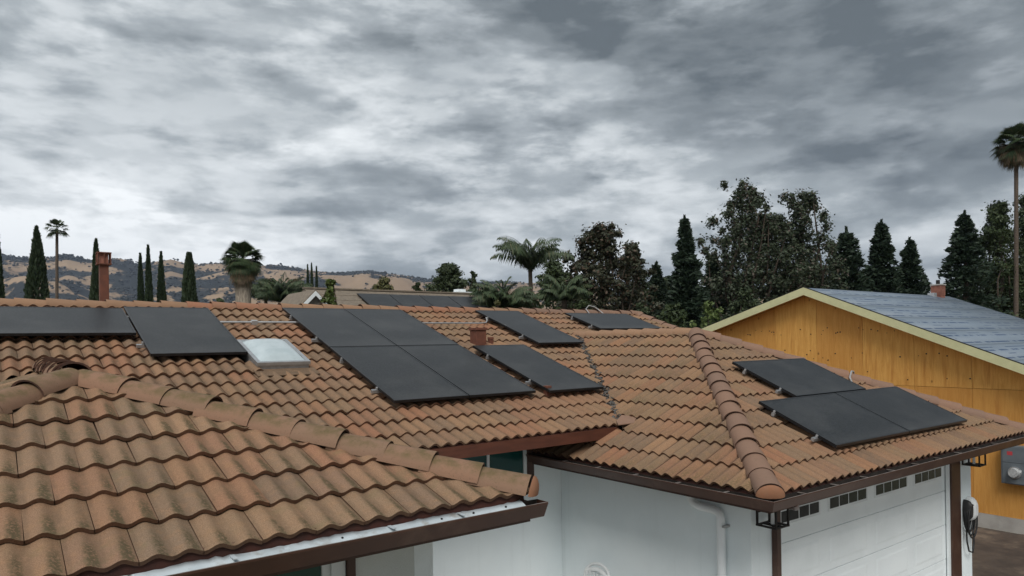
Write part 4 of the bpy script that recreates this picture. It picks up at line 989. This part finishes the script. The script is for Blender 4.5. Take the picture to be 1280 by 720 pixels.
# nails and ties left in the sheathing
mb = MB(); rg = np.random.default_rng(9)
for k in range(70):
    y = rg.uniform(6.0, 13.0); z = rg.choice([3.0, 3.42, 3.55, 4.1, 4.15]) + rg.normal() * .05
    if z > zr_(y) - .35: continue
    s_ = rg.uniform(.008, .016); mb.box(XN - .010, XN - .0035, y - s_, y + s_, z - s_, z + s_)
o = mb.build('nail_marks', 'black', wl); tag(o, kind='stuff')
# electric panel on the plywood
r = root('electric_panel', (XN - .12, 5.45, .78), 'grey electric meter panel with round dial on the plywood wall', 'electric panel')
MB().box(XN - .20, XN - .0045, 4.95, 5.82, .78, 1.60).build('enclosure', 'greybox', r, bevel=.012)
MB().box(XN - .213, XN - .201, 4.98, 5.79, 1.245, 1.58).build('door', 'greybox', r, bevel=.004); MB().box(XN - .212, XN - .201, 4.98, 5.79, .80, 1.235).build('cover', 'greybox', r, bevel=.004)
MB().box(XN - .2155, XN - .2135, 5.60, 5.70, 1.40, 1.48).build('warning_label', 'redlabel', r)
MB().tube([(XN - .213, 5.56, 1.04), (XN - .24, 5.56, 1.04)], .125, 20).build('meter_ring', 'alu', r); MB().tube([(XN - .24, 5.56, 1.04), (XN - .33, 5.56, 1.04)], [.105, .09], 20).build('meter_dial', 'meterglass', r)
MB().box(XN - .255, XN - .19, 5.44, 5.52, 1.05, 1.10).build('handle', 'plastic', r)
# ------------------------------------------------------------------ shingled house behind the ridge
YB = 24.0
bh = root('shingled_house', (14, YB, GZ), 'low house with brown shingle roof and small white trimmed gable behind the ridge', 'house')
RZ = 5.95; x0, x1 = 9.55, 16.05; sl2 = .45
MB().box(8.6, 17.0, YB - 3.5, YB + 3.5, GZ, 4.3).build('wall', 'stucco_b', bh)
rb = MB().prism([(x0 - .6, YB - 4.2, RZ - 4.2 * sl2), (x0 - .6, YB, RZ), (x0 - .6, YB + 4.2, RZ - 4.2 * sl2), (x0 - .6, YB + 4.1, RZ - 4.2 * sl2 - .15), (x0 - .6, YB, RZ - .2), (x0 - .6, YB - 4.1, RZ - 4.2 * sl2 - .15)], (x1 - x0 + 1.0, 0, 0)).build('roof', 'shingle', bh)
for k in range(9):                              # shingle courses
    t = k * .45; y = YB - 4.18 + t; z = RZ + (y - YB) * sl2
    MB().prism([(x0 - .62, y, z + .005), (x0 - .62, y, z + .03), (x0 - .62, y + .47, z + .47 * sl2 + .012), (x0 - .62, y + .47, z + .47 * sl2)], (x1 - x0 + 1.04, 0, 0)).build('shingle_course', 'shingle', rb)
MB().box(x0 - .62, x1 + .42, YB - .12, YB + .12, RZ - .01, RZ + .045).build('ridge_cap', 'shingle', rb)
# cross gable with white barge boards
gx_, gw, gz = 8.52, .72, 5.66
yg = YB - 2.0
MB().prism([(gx_ - gw, yg, gz - gw * .98), (gx_ + gw, yg, gz - gw * .98), (gx_, yg, gz - .02)], (0, 2.2, 0)).build('gable', 'shingle2', bh)
MB().prism([(gx_ - gw * 1.1, yg - .15, gz - gw * 1.08), (gx_, yg - .15, gz + .03), (gx_ + gw * 1.1, yg - .15, gz - gw * 1.08), (gx_ + gw * 1.1, yg - .15, gz - gw * 1.08 + .07), (gx_, yg - .15, gz + .10), (gx_ - gw * 1.1, yg - .15, gz - gw * 1.08 + .07)], (0, 2.5, 0)).build('gable_roof', 'shingle', bh)
for s_ in (-1, 1):
    MB().prism([(gx_ + s_ * gw * 1.1, yg - .19, gz - gw * 1.08 - .12), (gx_, yg - .19, gz - .10), (gx_, yg - .19, gz + .045), (gx_ + s_ * gw * 1.1, yg - .19, gz - gw * 1.08 + .025)], (0, .035, 0)).build('barge_board', 'white', bh)
o = MB().box(15.50, 15.98, YB + .3, YB + .78, 5.2, 5.93).build('chimney', 'white', bh)
MB().box(15.36, 16.12, YB + .16, YB + .92, 5.931, 6.05).build('chimney_cap', 'white', o); MB().box(15.56, 15.92, YB + .36, YB + .72, 6.051, 6.17).build('chimney_pot', 'white', o)
nn = v3(0, -sl2, 1); nn /= np.linalg.norm(nn); vv = sl_dir(0, 1, sl2)
for k in range(4):
    xa = 10.65 + k * 1.26; c = v3(xa + .62, YB - 1.35, RZ - 1.35 * sl2) + nn * .09
    r = root('solar_panel', c - nn * .05, ('black solar panel closest to the small yellow green tree on the shingle roof', 'second black solar panel from the yellow green tree on the shingle roof', 'third black solar panel from the yellow green tree on the shingle roof', 'black solar panel closest to the white chimney on the shingle roof')[k], 'solar panel', 'solar panels on the shingle roof')
    MB().obox(c, (1, 0, 0), vv, nn, .62, .85, .02).build('frame', 'pframe', r); MB().obox(c + nn * .0215, (1, 0, 0), vv, nn, .60, .83, .001).build('glass', 'solar', r)
    for t in (-.5, .5): MB().obox(c - nn * .045 + vv * t, (1, 0, 0), vv, nn, .6, .02, .024).build('rail', 'alu', r)
# ------------------------------------------------------------------ vegetation
def quads(C, A, B):                    # centres and two half axes -> rhombus leaves
    V = np.stack([C - A, C - B * .9, C + A, C + B * .9], 1).reshape(-1, 3); F = np.arange(len(C) * 4).reshape(-1, 4); return V, F
def rdir(r, n): v = r.normal(size=(n, 3)); return v / np.linalg.norm(v, axis=1, keepdims=True)
def limb_mesh(mb, P, Q, r0, r1, rg, k=5, bend=.12):
    P = np.array(P, float); Q = np.array(Q, float); L_ = np.linalg.norm(Q - P); pts = [P + (Q - P) * t + rg.normal(size=3) * bend * L_ * math.sin(math.pi * t) * .5 for t in np.linspace(0, 1, 5)]
    mb.tube(pts, list(np.linspace(r0, r1, 5)), k)
def broadleaf(name, px, ptop, wpx, depth, mat, label, seed, cat='tree', group=None, base_f=.28, leaf=.17, n_cl=90, per=120, gaps=.0, shape=None, bark='bark', clump=.55, squash=.8, fill=.70):
    rg = np.random.default_rng(seed); B = far(px, depth, GZ); H = hgt(px, ptop, depth) - GZ; Wd = wpx / FPX * depth / 2
    r = root(name, tuple(B), label, cat, group)
    z0 = H * base_f; C = []
    while len(C) < n_cl:
        t = rg.random() ** .8; a = rg.uniform(0, 2 * math.pi); rr = math.sqrt(rg.random())
        prof = shape(t) if shape else math.sin(math.pi * min(1, max(.02, .12 + .86 * t))) ** .6
        lob = 1 + .22 * math.sin(3 * a + seed) + .15 * math.sin(5 * a + 2 * seed + 4 * t)
        rad = Wd * prof * lob * (.45 + .55 * rr) * rr ** .3
        C.append([math.cos(a) * rad, math.sin(a) * rad, z0 + (H - z0) * t * .97])
    C = np.array(C); C[0] = (0, 0, H * .97)
    s_c = Wd * clump * .42 * (.6 + .8 * rg.random(n_cl))
    n = n_cl * per; idx = np.repeat(np.arange(n_cl), per)
    d = rdir(rg, n); rad = np.abs(rg.normal(size=n)) * .42 + .42 * rg.random(n)
    P = C[idx] + d * (s_c[idx] * rad)[:, None] * np.array([1, 1, squash])
    kf = int(n * .5 * fill); tf = rg.random(kf) ** .8; af = rg.uniform(0, 2 * math.pi, kf); pf = np.array([shape(x) if shape else math.sin(math.pi * min(1, max(.02, .12 + .86 * x))) ** .6 for x in tf])
    rf_ = Wd * fill * pf * np.sqrt(rg.random(kf)) * (1 + .22 * np.sin(3 * af + seed) + .15 * np.sin(5 * af + 2 * seed + 4 * tf)); P = np.concatenate([P, np.stack([np.cos(af) * rf_, np.sin(af) * rf_, z0 + (H - z0) * tf * .93], 1)]); d = np.concatenate([d, rdir(rg, kf)])
    ok = P[:, 2] < H; P = P[ok]; d = d[ok]; n = len(P)
    nr = d + rdir(rg, n) * .9 + np.array([0, 0, .5]); nr /= np.linalg.norm(nr, axis=1, keepdims=True)
    t1 = np.cross(nr, rdir(rg, n)); t1 /= np.linalg.norm(t1, axis=1, keepdims=True); t2 = np.cross(nr, t1)
    sz = leaf * (.6 + .8 * rg.random(n))[:, None]
    V, F = quads(P, t1 * sz * .5, t2 * sz * .3)
    mobj('crown', V + B, F, mat, r)
    mb = MB(); tr = max(.09, H * .018); fork = np.array([0, 0, z0 * .9 + H * .08])
    mb.tube([B, B + fork * .5 + np.array([.05, .03, 0]), B + fork], [tr * 1.3, tr, tr * .85], 8)
    for i in rg.choice(n_cl, min(16, n_cl), replace=False): limb_mesh(mb, B + fork * rg.uniform(.7, 1), B + C[i], tr * .5, tr * .1, rg)
    limb_mesh(mb, B + fork, B + np.array([0, 0, H * .9]), tr * .8, tr * .12, rg)
    mb.build('trunk', bark, r); return r
def conifer(name, px, ptop, wpx, depth, label, seed, mat='pine', group='dark conifers beyond the houses', dens=1.0, tip=.10, rag=.25, needle=.30):
    rg = np.random.default_rng(seed); B = far(px, depth, GZ); H = hgt(px, ptop, depth) - GZ; Wd = wpx / FPX * depth / 2
    r = root(name, tuple(B), label, 'conifer', group)
    mb = MB(); tr = H * .016; mb.tube([B, B + np.array([0, 0, H * .5]), B + np.array([0, 0, H * .96])], [tr * 1.4, tr, .02], 8)
    n_br = 420; tb = rg.random(n_br) ** 1.0 * .93 + .05; ab = rg.uniform(0, 2 * math.pi, n_br)          # branch fans
    Rb = Wd * 1.5 * (1 - tb) ** .85 * np.clip(1 + rag * rg.normal(size=n_br) * .75, .45, 1.6) + .05
    per = int(46 * dens); idx = np.repeat(np.arange(n_br), per); n = len(idx)
    q = rg.random(n) ** .6; t = tb[idx]; L_ = Rb[idx]
    dr = np.stack([np.cos(ab), np.sin(ab), np.zeros(n_br)], 1)[idx]; sd = np.stack([-np.sin(ab), np.cos(ab), np.zeros(n_br)], 1)[idx]
    w = (.10 + .34 * L_ * np.sin(np.pi * np.clip(q, .15, .95))) * rg.normal(size=n) * .55
    P = dr * (L_ * q)[:, None] + sd * w[:, None]; P[:, 2] = t * H + L_ * q * (.30 - .42 * q) + rg.normal(size=n) * (.05 + .10 * (1 - t)); P[:, 2] = np.clip(P[:, 2], .1, H)
    k = 700; tt = rg.random(k); tz = .80 + .20 * tt; core = np.stack([rg.normal(size=k) * .10 * (1.05 - tt), rg.normal(size=k) * .10 * (1.05 - tt), tz * H], 1)
    P = np.concatenate([P, core]); n += k; dr = np.concatenate([dr, np.tile([[0, 0, 1.]], (k, 1))])
    ax = dr + rdir(rg, n) * .7 + np.array([0, 0, .25]); ax /= np.linalg.norm(ax, axis=1, keepdims=True); s2 = np.cross(ax, rdir(rg, n)); s2 /= np.linalg.norm(s2, axis=1, keepdims=True)
    sz = needle * (.6 + .8 * rg.random(n))[:, None]; V, F = quads(P, ax * sz * .5, s2 * sz * .20)
    for b in range(0, n_br, 8): limb_mesh(mb, B + np.array([0, 0, tb[b] * H]), B + np.array([math.cos(ab[b]) * Rb[b] * .8, math.sin(ab[b]) * Rb[b] * .8, tb[b] * H + Rb[b] * .05]), .035, .01, rg, 4, .05)
    mobj('crown', V + B, F, mat, r); mb.build('trunk', 'bark', r); return r
def cypress(px, ptop, wpx, depth, label, seed, blunt=0.0, skirt=0, lean=0):
    rg = np.random.default_rng(seed); B = far(px, depth, GZ); H = hgt(px, ptop, depth) - GZ; Wd = wpx / FPX * depth / 2
    r = root('cypress_tree', tuple(B), label, 'cypress', 'slim cypress trees beyond the roof')
    MB().tube([B, B + np.array([0, 0, H * .9])], [.16, .03], 8).build('trunk', 'bark', r)
    n = 9500; t = rg.random(n) ** .85; a = rg.uniform(0, 2 * math.pi, n)
    R0 = Wd * np.where(t < .12, .75 + 2.0 * t, 1.0) * np.clip((1 - t) / (1 - .30 * (1 - blunt)), 0, 1) ** (.75 - .35 * blunt)
    R0 = R0 * (1 + .10 * np.sin(3 * a + t * 14 + seed) + .07 * np.sin(7 * a - t * 31)) * (.55 + .45 * rg.random(n) ** .35)
    P = np.stack([np.cos(a) * R0 + lean * t * H, np.sin(a) * R0, .25 + t * (H - .3)], 1)
    if skirt:
        k = 2200; c = rg.normal(size=(k, 3)) * np.array([.7, .7, .5]) + np.array([0, 0, H * .12]); c -= R_ * Wd * .8; P = np.concatenate([P, c]); a = np.concatenate([a, rg.uniform(0, 6.28, k)]); n += k
    ax = np.stack([np.cos(a) * .35, np.sin(a) * .35, np.ones(n)], 1) + rdir(rg, n) * .35; ax /= np.linalg.norm(ax, axis=1, keepdims=True)
    sd = np.cross(ax, rdir(rg, n)); sd /= np.linalg.norm(sd, axis=1, keepdims=True); sz = .26 * (.6 + .8 * rg.random(n))[:, None]
    V, F = quads(P, ax * sz * .6, sd * sz * .2); mobj('crown', V + B, F, 'cypress', r); return r
def fan_fronds(rg, n, el0, el1, L, blades=16, droop=.35, spread=1.15, stalk=.55):
    V = []; F = []
    for i in range(n):
        a = rg.uniform(0, 2 * math.pi); e = rg.uniform(el0, el1); d = np.array([math.cos(a) * math.cos(e), math.sin(a) * math.cos(e), math.sin(e)])
        side = np.cross(d, (0, 0, 1)); side /= np.linalg.norm(side) + 1e-9; nn = np.cross(side, d); Ls = L * rg.uniform(.8, 1.1); base = d * Ls * stalk
        b = len(V); V += [side * .015, -side * .015, base - side * .015, base + side * .015]; F.append((b, b + 1, b + 2, b + 3))
        for k in range(blades):
            th = (k / (blades - 1) - .5) * 2 * spread; bd = d * math.cos(th) + side * math.sin(th); w = Ls * .035
            tip = base + bd * Ls * .62 + np.array([0, 0, -droop * Ls * (.3 + .5 * abs(th))]) ; mid = base + bd * Ls * .34 + nn * .03 * Ls; sp = np.cross(bd, nn)
            b = len(V); V += [base, mid - sp * w, tip, mid + sp * w]; F.append((b, b + 1, b + 2, b + 3))
    return np.array(V), np.array(F)
def fan_palm(px, ptop, depth, crown_px, trunk_r, label, seed, skirt=0, lean=0, bark='palmbark', nf=46):
    rg = np.random.default_rng(seed); B = far(px, depth, GZ); L = crown_px / FPX * depth; H = hgt(px, ptop, depth) - GZ - L * .72
    r = root('fan_palm', tuple(B), label, 'palm tree', 'palms beyond the houses'); T = B + R_ * lean + np.array([0, 0, H])
    pts = [B + (T - B) * t + R_ * lean * .1 * math.sin(t * 3) for t in np.linspace(0, 1, 9)]
    MB().tube(pts, [trunk_r * (1.25 - .35 * t + .05 * (i % 2)) for i, t in enumerate(np.linspace(0, 1, 9))], 10).build('trunk', bark, r)
    V, F = fan_fronds(rg, nf, -.8, 1.3, L); mobj('crown', V + T, F, 'palm', r)
    if skirt:
        Vs, Fs = [], []; nb = 0
        for k in range(7):
            V, F = fan_fronds(rg, 20, -1.3 + .06 * k, -.35 + .10 * k, L * (.80 - .02 * k), 12, .75); V = V + np.array([0, 0, -skirt * (1 - k / 6.5)]); Vs.append(V); Fs.append(F + nb); nb += len(V)
        mobj('dead_fronds', np.concatenate(Vs) + T, np.concatenate(Fs), 'deadpalm', r)
    return r
def queen_palm(px, ptop, depth, crown_px, label, seed, nf=26, trunk_r=.13, hmul=.45, mat='palm', erect=.35, curl=.11):
    rg = np.random.default_rng(seed); B = far(px, depth, GZ); L = crown_px / FPX * depth * 1.25; H = hgt(px, ptop, depth) - GZ - L * hmul
    r = root('feather_palm', tuple(B), label, 'palm tree', 'palms beyond the houses'); T = B + np.array([0, 0, H])
    MB().tube([B, B + (T - B) * .5 + R_ * .06, T], [trunk_r * 1.2, trunk_r, trunk_r * .9], 10).build('trunk', 'palmbark', r)
    V = []; F = []
    for i in range(nf):
        a = rg.uniform(0, 6.28); e = rg.uniform(erect, 1.4); h = np.array([math.cos(a), math.sin(a), 0]); Lf = L * rg.uniform(.8, 1.1); side = np.array([-math.sin(a), math.cos(a), 0]); pts = []
        p = np.zeros(3); ee = e
        for k in range(15): p = p + (h * math.cos(ee) + np.array([0, 0, math.sin(ee)])) * Lf / 14; pts.append(p); ee -= curl + .15 * (k / 14)
        for k in range(14):
            b = len(V); q0, q1 = pts[max(k - 1, 0)] if k else np.zeros(3), pts[k]; V += [q0 - side * .02, q0 + side * .02, q1 + side * .015, q1 - side * .015]; F.append((b, b + 1, b + 2, b + 3))
            for s_ in (-1, 1):
                for m_ in range(3):
                    c = q0 + (q1 - q0) * m_ / 3; ll = Lf * .30 * math.sin(math.pi * min(1, .12 + k / 16)) * rg.uniform(.8, 1.2); dd = side * s_ * .75 + (q1 - q0) / np.linalg.norm(q1 - q0) * .45 + np.array([0, 0, -.75 - .9 * rg.random()]); dd /= np.linalg.norm(dd)
                    w = np.cross(dd, (0, 0, 1)); w = w / (np.linalg.norm(w) + 1e-9) * .022; b = len(V); V += [c, c + dd * ll * .5 + w, c + dd * ll, c + dd * ll * .5 - w]; F.append((b, b + 1, b + 2, b + 3))
    mobj('crown', np.array(V) + T, np.array(F), mat, r); return r
# cypresses
cypress(-3, 276, 24, 44, 'slim cypress tree at the start of the row, left of the broad one', 1)
cypress(48, 283, 40, 46, 'broadest tall cypress with a bushy skirt beside the skinny palm', 2, 0, 1, .0)
cypress(122, 299, 23, 50, 'cypress tree standing right behind the rust brown flue', 3)
cypress(177, 317, 13, 56, 'shorter of two cypresses growing side by side', 4)
cypress(187, 307, 14, 54, 'taller of two cypresses growing side by side', 5)
cypress(203, 315, 17, 55, 'single pointed cypress between the pair and the blunt one', 6)
cypress(238, 316, 27, 48, 'blunt topped cypress next to the shaggy palm', 7, .9)
for k, (p, t) in enumerate(((386, 331), (391, 329), (397, 333))): cypress(p, t, 7, 95, ('thin far cypress of the tight three, on the side of the shaggy palm', 'tallest thin far cypress, in the middle of the tight three', 'thin far cypress of the tight three, nearest the yellow green tree')[k], 20 + k)
# palms
fan_palm(69, 277, 60, 13, .12, 'very slender tall fan palm among the cypresses', 31, 0, .3, nf=30)
fan_palm(305, 307, 34, 24, .36, 'stout fan palm with a shaggy skirt of dead fronds', 32, .50, 0, 'palebark', 90)
fan_palm(1268, 162, 46, 25, .125, 'tall fan palm towering over the unfinished house', 33, .35, .3, nf=54)
queen_palm(664, 305, 30, 52, 'feather palm with drooping fronds beside the bronze tree', 41, 26, .10, .44, erect=.85, curl=.075)
queen_palm(630, 351, 28, 42, 'low feathery palm clump next to the shingled house', 42, 60, .12, .62, erect=.5, curl=.045)
queen_palm(706, 346, 28, 34, 'low dark feathery palm under the bronze tree', 43, 46, .12, .62, erect=.5, curl=.045)
queen_palm(354, 347, 38, 36, 'dark bushy palm clump beside the white gable', 44, 70, .12, .62, erect=.5, curl=.045)
queen_palm(333, 352, 40, 24, 'small bushy palm between the shaggy palm and the clump', 45, 50, .10, .62, erect=.5, curl=.045)
# broadleaf
broadleaf('broadleaf_tree', 563, 328, 74, 46, 'oak', 'rounded grey green tree behind the shingled house chimney', 51, n_cl=170, per=130, leaf=.18, clump=.4)
broadleaf('broadleaf_tree', 593, 338, 18, 47, 'oak', 'small loose tree between the chimney and the low palm', 52, n_cl=24, per=90, leaf=.22, base_f=.5)
broadleaf('broadleaf_tree', 480, 346, 48, 60, 'olive', 'low round olive green tree behind the shingle ridge', 53, n_cl=60, per=120, leaf=.3, base_f=.2)
broadleaf('broadleaf_tree', 523, 351, 20, 62, 'oak', 'small dark round tree beside the olive green tree', 54, n_cl=30, per=100, leaf=.3)
broadleaf('citrus_tree', 414, 347, 27, 20.5, 'bright', 'small yellow green tree in front of the shingle roof', 55, n_cl=26, per=70, leaf=.14, base_f=.55)
broadleaf('bronze_tree', 755, 277, 118, 33, 'brownleaf', 'broad tree with dark bronze leaves behind the gable end', 56, n_cl=210, per=110, leaf=.17, base_f=.10, clump=.36)
broadleaf('bronze_tree', 793, 300, 60, 35, 'brownleaf', 'bronze leaved tree crown leaning toward the small conifer', 156, n_cl=110, per=100, leaf=.17, base_f=.1, clump=.42)
eu = lambda t: (.55 + .45 * math.sin(math.pi * min(1, t * 1.05)) ** .7) * (1 if t < .7 else 1 - (t - .7) * 1.3)
broadleaf('eucalyptus_tree', 932, 221, 120, 40, 'euca', 'tallest ragged eucalyptus with open airy crown', 57, n_cl=150, per=130, leaf=.18, base_f=.12, clump=.36, shape=eu, squash=1.1, fill=.48)
broadleaf('eucalyptus_tree', 1004, 235, 114, 41, 'euca', 'eucalyptus leaning away from the tallest one toward the conifers', 58, n_cl=130, per=120, leaf=.18, base_f=.12, clump=.36, shape=eu, squash=1.1, fill=.48)
broadleaf('eucalyptus_tree', 964, 266, 170, 42, 'euca', 'dense lower eucalyptus filling below the two tall crowns', 59, fill=.55, n_cl=210, per=140, leaf=.18, base_f=.1, clump=.4)
broadleaf('broadleaf_tree', 1248, 250, 66, 48, 'green', 'large green tree behind the tall fan palm', 60, n_cl=170, per=130, leaf=.19, base_f=.10)
broadleaf('broadleaf_tree', 1290, 238, 60, 50, 'oak', 'dark tree at the far side of the tall fan palm', 61, n_cl=150, per=120, leaf=.19, base_f=.10)
# conifers
conifer('conifer_tree', 858, 271, 62, 38, 'narrow pointed conifer between bronze tree and eucalyptus', 71, dens=1.2)
conifer('conifer_tree', 822, 329, 46, 40, 'small conifer beside the bronze tree', 72)
conifer('conifer_tree', 893, 318, 64, 43, 'shaded conifer at the foot of the eucalyptus', 73)
conifer('conifer_tree', 1060, 285, 92, 44, 'wide conifer just right of the eucalyptus', 74, rag=.35)
conifer('conifer_tree', 1104, 276, 72, 44, 'pointed conifer with a bent tip above the grey roof', 75, rag=.3)
conifer('conifer_tree', 1139, 298, 62, 45, 'shortest conifer of the three above the grey roof', 76, rag=.35)
conifer('conifer_tree', 1208, 265, 84, 44, 'ragged conifer beside the brick chimney', 77, rag=.4)
# shrubs along the fence line
broadleaf('shrub', 886, 374, 64, 24, 'bright', 'bright green shrub against the plywood gable', 81, 'shrub', n_cl=40, per=110, leaf=.11, base_f=.1)
broadleaf('shrub', 846, 376, 72, 26, 'green', 'mid green shrub behind the gable end', 82, 'shrub', n_cl=40, per=110, leaf=.12, base_f=.1)
broadleaf('shrub', 800, 376, 70, 28, 'oak', 'dark shrub under the bronze tree', 83, 'shrub', n_cl=45, per=110, leaf=.13, base_f=.1)
broadleaf('shrub', 930, 360, 60, 30, 'oak', 'dark shrub at the foot of the eucalyptus', 84, 'shrub', n_cl=45, per=110, leaf=.14, base_f=.1)
broadleaf('shrub', 622, 372, 34, 25, 'olive', 'yellowish shrub beside the low feathery palm', 85, 'shrub', n_cl=30, per=90, leaf=.12, base_f=.1)
broadleaf('shrub', 730, 372, 60, 27, 'green', 'green shrub below the drooping feather palm', 86, 'shrub', n_cl=40, per=100, leaf=.12, base_f=.1)
broadleaf('shrub', 275, 369, 40, 30, 'green', 'low green shrub beside the shaggy palm', 87, 'shrub', n_cl=30, per=100, leaf=.13, base_f=.1)
broadleaf('broadleaf_tree', 835, 345, 60, 46, 'oak', 'dark low tree filling behind the small conifer', 91, n_cl=90, per=110, leaf=.2, base_f=.05)
broadleaf('broadleaf_tree', 905, 340, 70, 47, 'oak', 'dark low tree between the pointed conifer and the eucalyptus', 92, n_cl=90, per=110, leaf=.2, base_f=.05)
broadleaf('broadleaf_tree', 1085, 335, 90, 50, 'oak', 'dark low tree behind the wide conifer', 93, n_cl=90, per=110, leaf=.2, base_f=.05)
broadleaf('broadleaf_tree', 715, 350, 60, 40, 'oak', 'dark low tree behind the feathery palm clump', 94, n_cl=90, per=110, leaf=.2, base_f=.05)
broadleaf('broadleaf_tree', 1235, 330, 90, 52, 'oak', 'dark low tree at the foot of the tall fan palm', 95, n_cl=90, per=110, leaf=.2, base_f=.05)
broadleaf('broadleaf_tree', 694, 322, 76, 38, 'green', 'mid green tree between the feather palm and the bronze tree', 96, n_cl=90, per=110, leaf=.17, base_f=.05)
broadleaf('broadleaf_tree', 860, 350, 110, 52, 'oak', 'wide dark tree mass behind the pointed conifer', 97, n_cl=110, per=120, leaf=.22, base_f=.03)
broadleaf('broadleaf_tree', 1010, 330, 130, 50, 'oak', 'wide dark tree mass behind the eucalyptus', 98, n_cl=130, per=120, leaf=.22, base_f=.03)
broadleaf('broadleaf_tree', 803, 338, 60, 50, 'oak', 'dark low tree behind the second bronze crown', 99, n_cl=90, per=110, leaf=.2, base_f=.05)
broadleaf('broadleaf_tree', 1125, 345, 80, 54, 'oak', 'dark low tree behind the shortest conifer', 100, n_cl=90, per=110, leaf=.2, base_f=.05)
# ------------------------------------------------------------------ air
def haze(density):
    x0, x1, y0, y1 = -3600, 5200, -400, 5200; z0, z1 = GZ - 2.5, 520
    o = MB().box(x0, x1, y0, y1, z0, z1).build('haze', []); tag(o, 'thin blue grey haze over the valley', 'haze', kind='stuff')
    m = bpy.data.materials.new('haze_air'); m.use_nodes = True; nt = m.node_tree; nt.nodes.clear()
    out = nt.nodes.new('ShaderNodeOutputMaterial'); v = nt.nodes.new('ShaderNodeVolumePrincipled')
    v.inputs['Color'].default_value = (.64, .76, .99, 1); v.inputs['Density'].default_value = density; v.inputs['Anisotropy'].default_value = .2
    nt.links.new(v.outputs[0], out.inputs['Volume']); o.data.materials.append(m)
haze(.00010)
